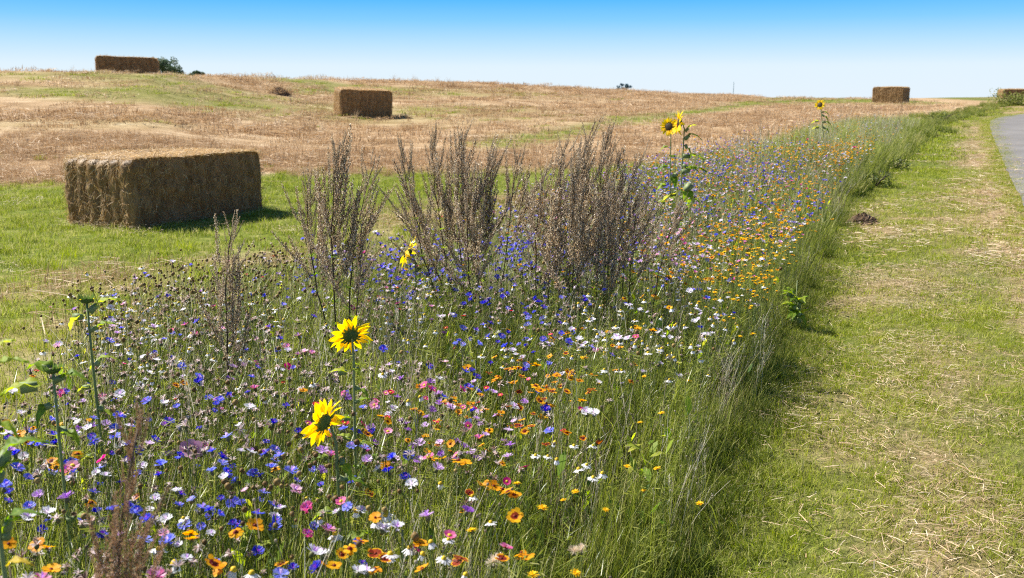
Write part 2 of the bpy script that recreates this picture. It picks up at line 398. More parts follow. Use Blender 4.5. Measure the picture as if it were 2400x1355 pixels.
fs = [(i * (K + 1) + k, i * (K + 1) + k + 1, (i + 1) * (K + 1) + k + 1, (i + 1) * (K + 1) + k) for i in range(len(pts) - 1) for k in range(K)]
mb.add(vs, fs); tag(obj('road', mb.mesh('road', [M['road']])), 'narrow grey asphalt lane bending right', kind='structure')
ROAD = [(p.x, p.y) for p in pts]
ra = np.array(ROAD)
def off_road(x, y):
    """x of the lane's left edge at this distance"""
    return np.interp(y, ra[: int(np.argmax(ra[:, 1]))][:, 1], ra[: int(np.argmax(ra[:, 1]))][:, 0])

# ------------------------------------------------------------------ clump meshes and scattering
def blade(mb, base, h, lean, az, w, fac=None, seg_=3, mat=0, tint=.5, curl=1.0, tip=True):
    dx, dy = math.cos(az), math.sin(az)
    pts = []
    for i in range(seg_ + 1):
        t = i / seg_
        off = lean * h * (t ** (1 + curl))
        pts.append((base[0] + dx * off, base[1] + dy * off, base[2] + h * t * (1 - .25 * lean * t)))
    fa = rnd.uniform(0, math.pi) if fac is None else fac
    ws = [w * (1 - .75 * (i / seg_) ** 1.5) for i in range(seg_ + 1)]
    if tip: ws[-1] = 0
    mb.ribbon(pts, ws, (math.cos(fa), math.sin(fa), 0), mat, tint, min(1, tint + .15))
def lying(mb, r, n, lmin, lmax, w, zmax, mat=0, t0=.2, t1=1.0):
    for _ in range(n):
        a = rnd.uniform(0, 2 * math.pi); rr = r * math.sqrt(rnd.random()); c = Vector((rr * math.cos(a), rr * math.sin(a), rnd.uniform(.2, 1) * zmax))
        l_ = rnd.uniform(lmin, lmax); d = rnd.gauss(0.1, .9); el = rnd.gauss(0, .12)
        v = Vector((math.cos(d) * math.cos(el), math.sin(d) * math.cos(el), math.sin(el))) * l_ / 2
        s = Vector((-math.sin(d), math.cos(d), rnd.uniform(-.6, .6)))
        ww = w * rnd.uniform(.5, 1.2); mid = c + Vector((0, 0, rnd.uniform(0, .06) * l_))
        mb.ribbon([c - v, mid, c + v], [ww, ww, ww * .7], s, mat, rnd.uniform(t0, t1))
LIB = bpy.data.collections.new('scatter_sources')
def clump(name, build, mats, n):
    """n variants in a collection of their own"""
    c = bpy.data.collections.new(name)
    for i in range(n):
        mb = MB(); build(mb)
        c.objects.link(bpy.data.objects.new('%s_variant_%02d' % (name, i), mb.mesh(name, mats)))
    c['n'] = n; return c
def b_lawn(r, n, h0, h1, w, dry=.12):
    def f(mb):
        for _ in range(n):
            a = rnd.uniform(0, 6.28); rr = r * math.sqrt(rnd.random())
            d = rnd.random() < dry
            blade(mb, (rr * math.cos(a), rr * math.sin(a), -.01), rnd.uniform(h0, h1), rnd.uniform(.1, 1.1), rnd.uniform(0, 6.28), w * rnd.uniform(.6, 1.2), seg_=2, tint=rnd.uniform(.8, 1) if d else rnd.uniform(.05, .7))
    return f
def b_stub(r, n, h0, h1, w):
    def f(mb):
        for _ in range(n):
            a = rnd.uniform(0, 6.28); rr = r * math.sqrt(rnd.random())
            blade(mb, (rr * math.cos(a), rr * math.sin(a), -.02), rnd.uniform(h0, h1), rnd.uniform(0, .5), rnd.uniform(0, 6.28), w * rnd.uniform(.6, 1.2), seg_=1, tip=False, tint=rnd.uniform(.1, .9))
        lying(mb, r, n // 2, .08, .35, w, .07)
    return f
def b_bed(r, n, h0, h1, w, low=30, lean=.22):
    def f(mb):
        for _ in range(n):
            a = rnd.uniform(0, 6.28); rr = r * math.sqrt(rnd.random()); h = h0 + (h1 - h0) * rnd.random() ** .8
            blade(mb, (rr * math.cos(a), rr * math.sin(a), -.02), h, abs(rnd.gauss(lean, .14)), rnd.gauss(0, .8), w * rnd.uniform(.6, 1.3), seg_=4, curl=rnd.uniform(.2, 1.2), tip=rnd.random() < .5, tint=min(1, max(0, rnd.gauss(.42, .25))))
        for _ in range(low):
            a = rnd.uniform(0, 6.28); rr = r * math.sqrt(rnd.random())
            blade(mb, (rr * math.cos(a), rr * math.sin(a), -.02), rnd.uniform(.12, .75 * h1), rnd.uniform(.1, .8), rnd.uniform(0, 6.28), w * rnd.uniform(1.2, 3.0), seg_=3, tint=rnd.uniform(0, .55))
    return f
def b_feather(mb):
    """finely cut foliage on branching green stalks"""
    for _ in range(7):
        a = rnd.uniform(0, 6.28); x, y = .07 * math.cos(a), .07 * math.sin(a); h = rnd.uniform(.3, .58); az = rnd.gauss(0, 1); ln = abs(rnd.gauss(.2, .15))
        pts = [(x + math.cos(az) * ln * h * t * t, y + math.sin(az) * ln * h * t * t, h * t) for t in (0, .33, .66, 1)]
        mb.ribbon(pts, [.003, .0026, .0022, .0016], (rnd.random() - .5, rnd.random() - .5, 0), 0, .45)
        for k in range(11):
            t = rnd.uniform(.2, 1); i = min(2, int(t * 3)); fr = t * 3 - i
            p = Vector(pts[i]).lerp(Vector(pts[i + 1]), fr); a2 = rnd.uniform(0, 6.28); l_ = rnd.uniform(.03, .09)
            q = p + Vector((math.cos(a2), math.sin(a2), rnd.uniform(.1, .9))) * l_
            mb.ribbon([p, p.lerp(q, .5), q], [.0022, .002, 0], (math.sin(a2), -math.cos(a2), .3), 0, rnd.uniform(.1, .7))
            for _ in range(3):
                s0 = p.lerp(q, rnd.uniform(.3, .9)); a3 = a2 + rnd.choice((-.8, .8)); e_ = s0 + Vector((math.cos(a3), math.sin(a3), .4)) * l_ * .45
                mb.ribbon([s0, e_], [.002, .0012], (0, .2, 1), 0, rnd.uniform(.1, .8))

C_lawn_n = clump('short_grass', b_lawn(.10, 95, .018, .055, .0032), [M['lawn']], 4)
C_lawn_m = clump('short_grass_wide', b_lawn(.22, 110, .02, .055, .006), [M['lawn']], 4)
C_lawn_f = clump('short_grass_far', b_lawn(.55, 150, .03, .08, .015), [M['lawn']], 4)
C_green_n = clump('lush_grass', b_lawn(.2, 110, .03, .10, .006, .16), [M['grass']], 4)
C_green_f = clump('lush_grass_far', b_lawn(.6, 170, .04, .13, .016, .12), [M['grass']], 4)
C_rough = clump('rough_grass', b_bed(.16, 22, .1, .28, .004, 40, .3), [M['lawn']], 4)
C_stub_n = clump('stubble', b_stub(.35, 90, .06, .18, .007), [M['stubble']], 5)
C_stub_f = clump('stubble_far', b_stub(.9, 130, .05, .17, .02), [M['stubble']], 5)
C_litter = clump('straw_litter', lambda mb: lying(mb, .3, 80, .01, .09, .0028, .03), [M['straw']], 5)
C_litter_f = clump('straw_litter_far', lambda mb: lying(mb, .6, 110, .02, .14, .009, .04), [M['straw']], 4)
C_bed_n = clump('meadow_grass', b_bed(.13, 24, .25, .6, .0024, 14), [M['bedgrass']], 7)
C_bed_f = clump('meadow_grass_far', b_bed(.28, 34, .22, .52, .006, 22), [M['bedgrass']], 5)
C_feather = clump('feathery_foliage', b_feather, [M['bedgrass']], 5)
C_edge = clump('edge_tussock', b_bed(.18, 30, .15, .48, .0036, 70, .3), [M['edgegrass']], 5)
C_edge_f = clump('edge_tussock_far', b_bed(.35, 80, .2, .5, .012, 60, .4), [M['edgegrass']], 4)
C_drytuft = clump('dry_tuft', b_bed(.1, 40, .15, .5, .0035, 8, .4), [M['stubble']], 4)

def gn_group(coll):
    g = bpy.data.node_groups.new('scatter_' + coll.name, 'GeometryNodeTree')
    g.interface.new_socket('Geometry', in_out='INPUT', socket_type='NodeSocketGeometry')
    g.interface.new_socket('Geometry', in_out='OUTPUT', socket_type='NodeSocketGeometry')
    gi = g.nodes.new('NodeGroupInput'); go = g.nodes.new('NodeGroupOutput')
    ci = g.nodes.new('GeometryNodeCollectionInfo'); ci.inputs['Collection'].default_value = coll
    ci.inputs['Separate Children'].default_value = True; ci.inputs['Reset Children'].default_value = True
    iop = g.nodes.new('GeometryNodeInstanceOnPoints'); iop.inputs['Pick Instance'].default_value = True
    def na(nm, dt):
        n = g.nodes.new('GeometryNodeInputNamedAttribute'); n.data_type = dt; n.inputs['Name'].default_value = nm
        return n.outputs['Attribute']
    l = g.links.new
    l(gi.outputs[0], iop.inputs['Points']); l(ci.outputs[0], iop.inputs['Instance'])
    l(na('idx', 'INT'), iop.inputs['Instance Index']); l(na('rot', 'FLOAT_VECTOR'), iop.inputs['Rotation']); l(na('scl', 'FLOAT'), iop.inputs['Scale'])
    l(iop.outputs[0], go.inputs[0]); return g
NINST = 0
def scatter(name, coll, P, rotz, scale, label, cat=None, tilt=.08, parent=None):
    """P: (n,3) points on the ground"""
    global NINST
    n = len(P)
    if n == 0: return None
    NINST += n
    me = bpy.data.meshes.new(name); me.vertices.add(n); me.vertices.foreach_set('co', np.asarray(P, np.float32).ravel())
    rot = np.zeros((n, 3), np.float32); rot[:, 0] = rng.normal(0, tilt, n); rot[:, 1] = rng.normal(0, tilt, n); rot[:, 2] = rotz
    a = me.attributes.new('rot', 'FLOAT_VECTOR', 'POINT'); a.data.foreach_set('vector', rot.ravel())
    a = me.attributes.new('scl', 'FLOAT', 'POINT'); a.data.foreach_set('value', np.asarray(scale, np.float32))
    a = me.attributes.new('idx', 'INT', 'POINT'); a.data.foreach_set('value', rng.integers(0, coll['n'], n).astype(np.int32))
    o = obj(name, me, parent)
    md = o.modifiers.new('scatter', 'NODES'); md.node_group = gn_group(coll)
    tag(o, label, cat, kind='stuff'); return o
def cand(x0, x1, y0, y1, dens):
    n = int((x1 - x0) * (y1 - y0) * dens)
    return rng.uniform(x0, x1, n), rng.uniform(y0, y1, n)
def infan(x, y, margin=.6): return np.abs(x) < .545 * y + margin
def keep(x, y, mask): return x[mask], y[mask]
def pts3(x, y): return np.stack([x, y, ground(x, y)], -1)
def uni(n): return rng.uniform(0, 2 * np.pi, n)

# --- the mown strip
x, y = cand(-1, 10, 1.2, 8, 110); m = (x > bed_right(y) - .1) & infan(x, y) & (x < off_road(x, y) - .05); x, y = keep(x, y, m)
z = zones(x, y); k = rng.random(len(x)) > z['dry'] * .65; x, y = x[k], y[k]
scatter('mown_grass', C_lawn_n, pts3(x, y), uni(len(x)), rng.uniform(.7, 1.4, len(x)), 'short mown grass of the verge right of the flowers')
x, y = cand(1, 16, 7.5, 20, 34); m = (x > bed_right(y) - .1) & infan(x, y) & (x < off_road(x, y) - .1); x, y = keep(x, y, m)
z = zones(x, y); k = rng.random(len(x)) > z['dry'] * .75; x, y = x[k], y[k]
scatter('mown_grass_further', C_lawn_m, pts3(x, y), uni(len(x)), rng.uniform(.7, 1.3, len(x)), 'mown grass strip further along between flowers and lane')
x, y = cand(4, 45, 19, 58, 3.5); m = (x > bed_right(y) - .2) & infan(x, y, 2); m &= (x < off_road(x, y) - .85) | (y > ra[:, 1].max() + 1.0); x, y = keep(x, y, m)
z = zones(x, y); k = rng.random(len(x)) > z['dry'] * .8; x, y = x[k], y[k]
scatter('mown_grass_distant', C_lawn_f, pts3(x, y), uni(len(x)), rng.uniform(.7, 1.3, len(x)), 'mown verge grass around the bend of the lane')
# --- straw litter on it
x, y = cand(0, 10, 1.5, 10, 34); m = (x > bed_right(y) + .1) & infan(x, y) & (x < off_road(x, y)); x, y = keep(x, y, m)
z = zones(x, y); k = rng.random(len(x)) < .16 + .8 * z['dry']; x, y = x[k], y[k]
scatter('straw_litter', C_litter, pts3(x, y) + [0, 0, .012], rng.normal(0, .5, len(x)), rng.uniform(.6, 1.25, len(x)), 'loose pale straw strewn over the mown grass', tilt=.03)
x, y = cand(2, 22, 9, 32, 7); m = (x > bed_right(y) + .2) & infan(x, y) & (x < off_road(x, y) - .1); x, y = keep(x, y, m)
z = zones(x, y); k = rng.random(len(x)) < .06 + .75 * z['dry']; x, y = x[k], y[k]
scatter('straw_litter_further', C_litter_f, pts3(x, y) + [0, 0, .01], rng.normal(0, .5, len(x)), rng.uniform(.6, 1.2, len(x)), 'straw litter along the edge of the lane', tilt=.03)

# grass and straw creeping over the tarmac's edge
ed = np.array([p for p in ROAD if 3 < p[1] < 60]); ix = rng.integers(0, len(ed), 1500); P = ed[ix] + np.stack([rng.normal(.0, .13, 1500), rng.normal(0, .25, 1500)], -1)
scatter('lane_edge_grass', C_lawn_n, pts3(P[:, 0], P[:, 1]) + [0, 0, .02], uni(1500), rng.uniform(.7, 2.0, 1500), 'ragged grass creeping over the edge of the lane')
ix = rng.integers(0, len(ed), 300); P = ed[ix] + np.stack([rng.normal(-.1, .25, 300), rng.normal(0, .25, 300)], -1)
scatter('lane_edge_straw', C_litter, pts3(P[:, 0], P[:, 1]) + [0, 0, .035], uni(300), rng.uniform(.5, 1.2, 300), 'straw scraps blown against the edge of the lane', tilt=.03)
# --- the field: stubble and green strips
x, y = cand(-12, 4, 7, 24, 9); m = (x < bed_left(y)) & infan(x, y); x, y = keep(x, y, m); z = zones(x, y)
k = rng.random(len(x)) > z['green'] * 1.05; scatter('stubble', C_stub_n, pts3(x[k], y[k]), uni(k.sum()), rng.uniform(.6, 1.3, k.sum()), 'cut tan stubble stalks nearest the flower strip')
x, y = cand(-42, 40, 20, 78, 2.0); m = (x < bed_left(y)) & infan(x, y, 3); x, y = keep(x, y, m); z = zones(x, y)
clmp = np.clip((fbm(x * .4, y, 2.5, 21) - .35) * 4, .45, 1)
k = rng.random(len(x)) < (1 - z['green']) * clmp; scatter('stubble_distant', C_stub_f, pts3(x[k], y[k]), uni(k.sum()), rng.uniform(.5, 1.25, k.sum()), 'tan stubble covering the rising field')
x, y = cand(-12, 3, 3.5, 22, 30); m = (x < bed_left(y) + .1) & infan(x, y); x, y = keep(x, y, m); z = zones(x, y)
k = rng.random(len(x)) < z['green']; scatter('lush_grass', C_green_n, pts3(x[k], y[k]), uni(k.sum()), rng.uniform(.5, 1.2, k.sum()), 'bright green grass strip around the nearest bale')
x, y = cand(-42, 26, 20, 78, 1.8); m = (x < bed_left(y)) & infan(x, y, 3); x, y = keep(x, y, m); z = zones(x, y)
k = rng.random(len(x)) < z['green'] * .6; scatter('green_regrowth', C_green_f, pts3(x[k], y[k]), uni(k.sum()), rng.uniform(.5, 1.1, k.sum()), 'green regrowth streaks in the stubble')
x, y = cand(-6, 6, 2.5, 18, 14); m = (x < bed_left(y) + .1) & infan(x, y) & (x > bed_left(y) - 3.2 + .1 * y); x, y = keep(x, y, m); z = zones(x, y)
k = rng.random(len(x)) < (1 - z['green']) * .9 + .1; scatter('rough_grass', C_rough, pts3(x[k], y[k]), uni(k.sum()), rng.uniform(.5, 1.2, k.sum()), 'rough half dry grass beside the flowers')
x, y = cand(-12, 6, 5, 22, .45); m = (x < bed_left(y)) & infan(x, y); x, y = keep(x, y, m)
scatter('field_straw', C_litter_f, pts3(x, y) + [0, 0, .05], uni(len(x)), rng.uniform(.25, .6, len(x)), 'stray straws lying on the green field strip', tilt=.1)

# --- the flower bed: stalks and foliage
def bed_scatter(name, coll, y0, y1, dens, lab, s0=.8, s1=1.2, p=1.0, taper=True, shrink=.05, left=0.0):
    x, y = cand(-5, 16, y0, y1, dens); m = (x > bed_left(y) + shrink) & (x < bed_right(y) - shrink) & infan(x, y, 1.0) & (rng.random(len(x)) < p) & (rng.random(len(x)) < np.clip(1 - left * (x - bed_left(y)) / (bed_right(y) - bed_left(y)), 0, 1)); x, y = keep(x, y, m)
    e = np.minimum(x - bed_left(y), bed_right(y) - x); s = rng.uniform(s0, s1, len(x)) * np.clip(.74 + e * .7, .5, 1.0)
    scatter(name, coll, pts3(x, y), rng.normal(0, .7, len(x)), s, lab, tilt=.06)
bed_scatter('meadow_grass', C_bed_n, 1.0, 9.5, 36, 'dense thin green stalks between the nearer wildflowers')
bed_scatter('feathery_foliage', C_feather, 1.0, 9, 16, 'finely cut green foliage under the nearer wildflowers')
bed_scatter('meadow_grass_further', C_bed_f, 9, 36, 11, 'green and straw coloured stalks of the further flower strip', .75, 1.15)
# lush edge along the mown strip
yy = rng.uniform(1.0, 16, 600); xx = bed_right(yy) + rng.normal(-.16, .12, len(yy)); m = infan(xx, yy)
scatter('edge_grass', C_edge, pts3(xx[m], yy[m]), rng.normal(0, .8, m.sum()), rng.uniform(.3, .75, m.sum()), 'dark lush grass hanging over the right edge of the flower strip')
yy = rng.uniform(15, 36, 220); xx = bed_right(yy) + rng.normal(-.2, .25, len(yy))
scatter('edge_grass_further', C_edge_f, pts3(xx, yy), rng.normal(0, .8, len(yy)), rng.uniform(.4, 1.0, len(yy)), 'lush grass along the far edge of the flower strip')
# low dark tufts in the shade at the foot of the edge, and dead stalks through the whole strip
yy = rng.uniform(1.5, 20, 900); xx = bed_right(yy) + rng.normal(.08, .10, len(yy)); m = infan(xx, yy)
scatter('edge_foot_grass', C_green_n, pts3(xx[m], yy[m]), uni(m.sum()), rng.uniform(.4, 1.0, m.sum()), 'low green tufts along the foot of the flower strip')
def b_dead(mb):
    for _ in range(9):
        a = rnd.uniform(0, 6.28); rr = .12 * math.sqrt(rnd.random()); x, y = rr * math.cos(a), rr * math.sin(a); h = rnd.uniform(.3, .66); az = rnd.gauss(0, .9); ln = abs(rnd.gauss(.22, .2)); t0 = rnd.uniform(.1, 1)
        P_ = [Vector((x + math.cos(az) * ln * h * t ** 1.4, y + math.sin(az) * ln * h * t ** 1.4, h * t * (1 - .2 * ln * t))) for t in (0, .25, .5, .75, 1)]
        mb.ribbon(P_, [.0028, .0026, .0022, .0019, .0014], (rnd.random() - .5, rnd.random() - .5, 0), 0, t0)
        kd = rnd.random()
        for k in range(rnd.randint(2, 6)):                    # side twigs, some with little seed heads
            i = rnd.randint(1, 3); p = P_[i].lerp(P_[i + 1], rnd.random()); a2 = rnd.uniform(0, 6.28); e_ = p + Vector((math.cos(a2) * .6, math.sin(a2) * .6, 1)) * rnd.uniform(.03, .13)
            mb.ribbon([p, e_], [.0018, .0012], (math.sin(a2), -math.cos(a2), 0), 0, t0)
            if kd < .6:
                b = MB(); b.dome(.0045, .005, 5, 3, 0, 0, .3, full=True, bump=.3); mb.merge(b, Matrix.Translation(e_))
        if kd > .6:                                           # narrow grass panicle
            for k in range(26):
                p = P_[3].lerp(P_[4], rnd.random()); a2 = rnd.uniform(0, 6.28); e_ = p + Vector((math.cos(a2) * .5, math.sin(a2) * .5, 1)) * rnd.uniform(.006, .018)
                mb.ribbon([p, e_], [.0015, .0022], (math.sin(a2), -math.cos(a2), 0), 0, min(1, t0 + rnd.uniform(-.2, .3)))
def b_weed(mb):
    for _ in range(9):
        a = rnd.uniform(0, 6.28); el = rnd.uniform(.1, 1.2); d = Vector((math.cos(a) * math.cos(el), math.sin(a) * math.cos(el), math.sin(el))); z = rnd.uniform(.05, .34); L_ = rnd.uniform(.05, .11); b0 = Vector((rnd.gauss(0, .04), rnd.gauss(0, .04), z)); sd = Vector((-math.sin(a), math.cos(a), rnd.uniform(-.3, .3)))
        mb.ribbon([b0, b0 + d * L_ * .3, b0 + d * L_ * .65, b0 + d * L_ + Vector((0, 0, -.012))], [.004, L_ * .34, L_ * .28, 0], sd, 0, rnd.uniform(.1, .9))
C_dead = clump('dead_stalks', b_dead, [M['drystem']], 7); C_weed = clump('weed_leaves', b_weed, [M['leaf']], 5)
bed_scatter('dead_stalks', C_dead, 1.0, 11, 34, 'dead brown and straw coloured stalks tangled among the flowers', .65, 1.15, shrink=-.02, left=.75)
bed_scatter('dead_stalks_further', C_dead, 11, 34, 3.5, 'dead stalks in the further part of the flower strip', .9, 1.4, shrink=-.02)
bed_scatter('weed_leaves', C_weed, 1.0, 14, 9, 'broad green weed leaves low among the stalks', .6, 1.3)
x, y = cand(-12, 4, 5, 20, 2.6); m = (x < bed_left(y)) & infan(x, y) & (fbm(x, y, 1.3, 77) > .5); x, y = keep(x, y, m)
scatter('dry_tufts_in_green', C_rough, pts3(x, y), uni(len(x)), rng.uniform(.35, .8, len(x)), 'paler dry tufts in the green strip round the nearest bale')
# tall green verge running on towards the horizon
vp = [(2135, 330), (2160, 305), (2200, 290), (2250, 275), (2310, 262), (2370, 248), (2440, 236), (2540, 232)]
P = []
for (u0, v0), (u1, v1) in zip(vp[:-1], vp[1:]):
    for _ in range(60):
        t = rng.random(); h = hit(u0 + (u1 - u0) * t, v0 + (v1 - v0) * t); P.append((h.x + rng.normal(-.35, .5), h.y + rng.normal(.3, .6)))
P = np.array(P); scatter('tall_verge_grass', C_edge_f, pts3(P[:, 0], P[:, 1]), uni(len(P)), rng.uniform(.3, .7, len(P)), 'tall green verge grass running on beside the lane bend')
# dry darker stubble drifts
x, y = cand(-30, 30, 16, 60, .55); z = zones(x, y)
m = (x < bed_left(y) - .5) & infan(x, y) & (fbm(x * .35, y, 2.2, 31) > .57) & (z['green'] < .4); x, y = keep(x, y, m)
scatter('dry_grass_tufts', C_drytuft, pts3(x, y), uni(len(x)), rng.uniform(.5, 1.1, len(x)) , 'reddish dry grass tufts standing in the stubble')

# ================================================================== THINGS
def mat_to(axis, spin=0.0):
    """a turn that takes +Z to the given direction"""
    return Vector(axis).normalized().to_track_quat('Z', 'Y').to_matrix().to_4x4() @ Matrix.Rotation(spin, 4, 'Z')

# ------------------------------------------------------------------ straw bales
def warp(p):
    x, y, z = p; f = lambda a, b, s_, k: float(fbm(a, b, s_, k)) - .5
    rx = max(0, abs(x) - 1.02) ; rz_ = max(0, abs(z) - .38)
    k = 1 - .35 * min(rx, rz_ * 1.2)                              # worn corners
    return Vector((x * k + .045 * f(y * 1.7 + 5, z * 1.7, .9, 1), y * (1 + .06 * f(x * 1.3, z * 1.2 + 9, .8, 2)) + .05 * f(x, z * 2, .5, 7), z * k + (.05 * f(x * 1.2 + 3, y, .8, 3) if z > 0 else 0)))
def bale_body(L_=2.3, W_=1.2, H_=.95):
    mb = MB(); n = 46
    def disp(p, nrm):
        x, y, z = p
        d = .018 * (fbm(x * 3 + z * 2, y * 3 + z * 5, .35, 3) - .5) * 2 + .02 * (float(smooth_noise(x * 9, z * 9 + y * 7, .5, 6)) - .5)
        if abs(nrm[0]) > .5: d += .05 * abs(math.sin((y + .6) / 1.2 * math.pi * 6)) ** .5 - .01          # the ends bulge between the strings
        if abs(nrm[1]) > .5: d += .012 * math.sin(x * 26 + 2 * math.sin(x * 7)) - .02 * (abs(z) > .42)
        if abs(nrm[2]) > .5: d += .012 * math.sin(x * 24)
        return d
    def face(o, a, b, na_, nb):
        nrm = Vector(a).cross(Vector(b)).normalized(); vs = []
        for j in range(nb + 1):
            for i in range(na_ + 1):
                p = Vector(o) + Vector(a) * i / na_ + Vector(b) * j / nb
                q = p.copy()
                # rounded edges
                for k, hlf in enumerate((L_ / 2, W_ / 2, H_ / 2)): pass
                e_ = min(i, na_ - i) / na_ * Vector(a).length; f_ = min(j, nb - j) / nb * Vector(b).length
                dd = disp(p, nrm) * min(1, min(e_, f_) / .05)
                q += nrm * dd
                vs.append(warp(q))
        fs = [(j * (na_ + 1) + i, j * (na_ + 1) + i + 1, (j + 1) * (na_ + 1) + i + 1, (j + 1) * (na_ + 1) + i) for j in range(nb) for i in range(na_)]
        mb.add(vs, fs, 0, [min(1, max(0, .25 + .35 * (float(smooth_noise(v.x * 11 + v.y * 9, v.z * 4, .5, 8)) - .5))) for v in vs])
    l, w, h = L_ / 2, W_ / 2, H_ / 2
    face((-l, -w, -h), (2 * l, 0, 0), (0, 0, 2 * h), 60, 24); face((l, w, -h), (-2 * l, 0, 0), (0, 0, 2 * h), 60, 24)
    face((-l, w, -h), (0, -2 * w, 0), (0, 0, 2 * h), 48, 24); face((l, -w, -h), (0, 2 * w, 0), (0, 0, 2 * h), 48, 24)
    face((-l, -w, h), (2 * l, 0, 0), (0, 2 * w, 0), 60, 30)
    return mb
def bale_straws(n, ln, wd, L_=2.3, W_=1.2, H_=.95):
    mb = MB(); l, w, h = L_ / 2, W_ / 2, H_ / 2
    areas = [('x', -1, W_ * H_), ('x', 1, W_ * H_), ('y', -1, L_ * H_), ('y', 1, L_ * H_), ('z', 1, L_ * W_)]
    tot = sum(a[2] for a in areas)
    for ax, sg, ar in areas:
        for _ in range(int(n * ar / tot)):
            u, v = rnd.uniform(-1, 1), rnd.uniform(-1, 1); t = rnd.uniform(.05, .95)
            if ax == 'x':
                rib = abs(math.sin((v * w + .6) / 1.2 * math.pi * 6)) ** .5 * .05
                p = Vector((sg * (l + rib - .006), v * w, u * h)); nrm = Vector((sg, 0, 0)); main = Vector((0, rnd.gauss(0, .5), rnd.gauss(0, 1)))
            elif ax == 'y': p = Vector((u * l, sg * (w + .004), v * h)); nrm = Vector((0, sg, 0)); main = Vector((rnd.gauss(0, .6), 0, rnd.gauss(0, 1)))
            else: p = Vector((u * l, v * w, h + .004)); nrm = Vector((0, 0, 1)); main = Vector((rnd.gauss(0, 1), rnd.gauss(0, 1), 0))
            d = (main.normalized() + nrm * rnd.uniform(-.1, .5)).normalized(); L2 = ln * rnd.uniform(.3, 1.1)
            side = d.cross(nrm + Vector((rnd.gauss(0, .4), rnd.gauss(0, .4), rnd.gauss(0, .4))))
            if side.length < .01: side = Vector((1, 0, 0))
            mb.ribbon([p, p + d * L2 * .5 + nrm * .004, p + d * L2 + Vector((0, 0, -.1 * L2))], [wd, wd, wd * .6], side, 0, rnd.betavariate(1.6, 2.6) if ax == 'y' else rnd.betavariate(2.2, 2.0) if ax == 'x' else rnd.uniform(.5, 1))  # sunlit top and ends, shaded long sides put into the straw tint
    for _ in range(n // 9):                                     # shaggy upper and lower edges
        top = rnd.random() < .7
        if rnd.random() < .66: p = Vector((rnd.uniform(-l, l), rnd.choice((-w, w)), h if top else -h + .02))
        else: p = Vector((rnd.choice((-l, l)), rnd.uniform(-w, w), h if top else -h + .02))
        d = Vector((p.x / l * rnd.random(), p.y / w * rnd.random(), rnd.uniform(-.2, .8) if top else rnd.uniform(-.1, .2))).normalized()
        mb.ribbon([p, p + d * ln * rnd.uniform(.2, .9)], [wd, wd * .6], (rnd.random() - .5, rnd.random() - .5, .3), 0, rnd.uniform(.4, 1))
    mb.v = [tuple(warp(p)) for p in mb.v]
    return mb
def bale_twine(k, L_=2.3, W_=1.2, H_=.95):
    y = -.6 + 1.2 * (k) / 6; l, h = L_ / 2 + .008, H_ / 2 + .008; mb = MB()
    mb.tube([(-l, y, -h + .02), (-l, y, h), (l, y, h), (l, y, -h + .02)], [.004] * 4, 4); mb.v = [tuple(warp(p)) for p in mb.v]; return mb
bale_me = bale_body().mesh('bale_body', [M['balestraw']]); straw_me = bale_straws(11000, .12, .0055).mesh('loose_straw', [M['balestraw']], False)
twine_me = [bale_twine(k).mesh('twine', [M['twine']]) for k in range(1, 6)]
def put_bale(loc, rz, label, tilt=(0, 0), scale=1.0):
    r = empty('straw_bale', loc); r.rotation_euler = (tilt[0], tilt[1], rz); r.scale = (scale,) * 3
    tag(r, label, 'straw bale', 'square straw bales left on the stubble field')
    b = obj('bale_body', bale_me, r); b.location.z = .475
    s = obj('loose_straw', straw_me, r); s.location.z = .475; tag(s, kind='stuff')
    for t in twine_me: q = obj('twine', t, r); q.location.z = .475
    return r
def slope_at(x, y):
    gx = (float(ground(x + .8, y)) - float(ground(x - .8, y))) / 1.6; gy = (float(ground(x, y + .8)) - float(ground(x, y - .8))) / 1.6
    return gx, gy
def aligned(o, rz):
    gx, gy = slope_at(o.location.x, o.location.y)
    nrm = Vector((-gx, -gy, 1)).normalized()
    o.rotation_euler = (Vector((0, 0, 1)).rotation_difference(nrm).to_matrix() @ Matrix.Rotation(rz, 3, 'Z')).to_euler()
# nearest: its near lower corner is at pixel (322, 531)
c = hit(322, 539); rz = R(62); ux, uy = math.cos(rz), math.sin(rz)
ctr = c + Vector((ux, uy, 0)) * 1.13 + Vector((-uy, ux, 0)) * .62
o = put_bale((ctr.x, ctr.y, float(ground(c.x, c.y)) - .04), rz, 'largest and nearest straw bale, standing on the green grass strip'); o.scale = (1, 1.03, .97)
def far_bale(u, v, y, rz, label, sc=(1, 1, 1), dz=0.0):
    p = at_depth(u, v, y); o = put_bale((p.x, p.y, float(ground(p.x, p.y)) + dz), rz, label); aligned(o, rz); o.scale = sc; return o
far_bale(850, 262, 36.0, R(20), 'brown straw bale in mid field, lit left end, shadow to its right', (.8, 1, 1.03))
far_bale(300, 173, 41.5, R(19), 'straw bale on the hill crest, against the sky beside distant trees', dz=-.12)
far_bale(2087, 240, 62, R(-41), 'small straw bale on the skyline between flowers and verge', (.8, .95, 1.03))
far_bale(2385, 225, 70, R(-8), 'farthest straw bale half hidden behind the green verge at the photo edge', dz=-.3)

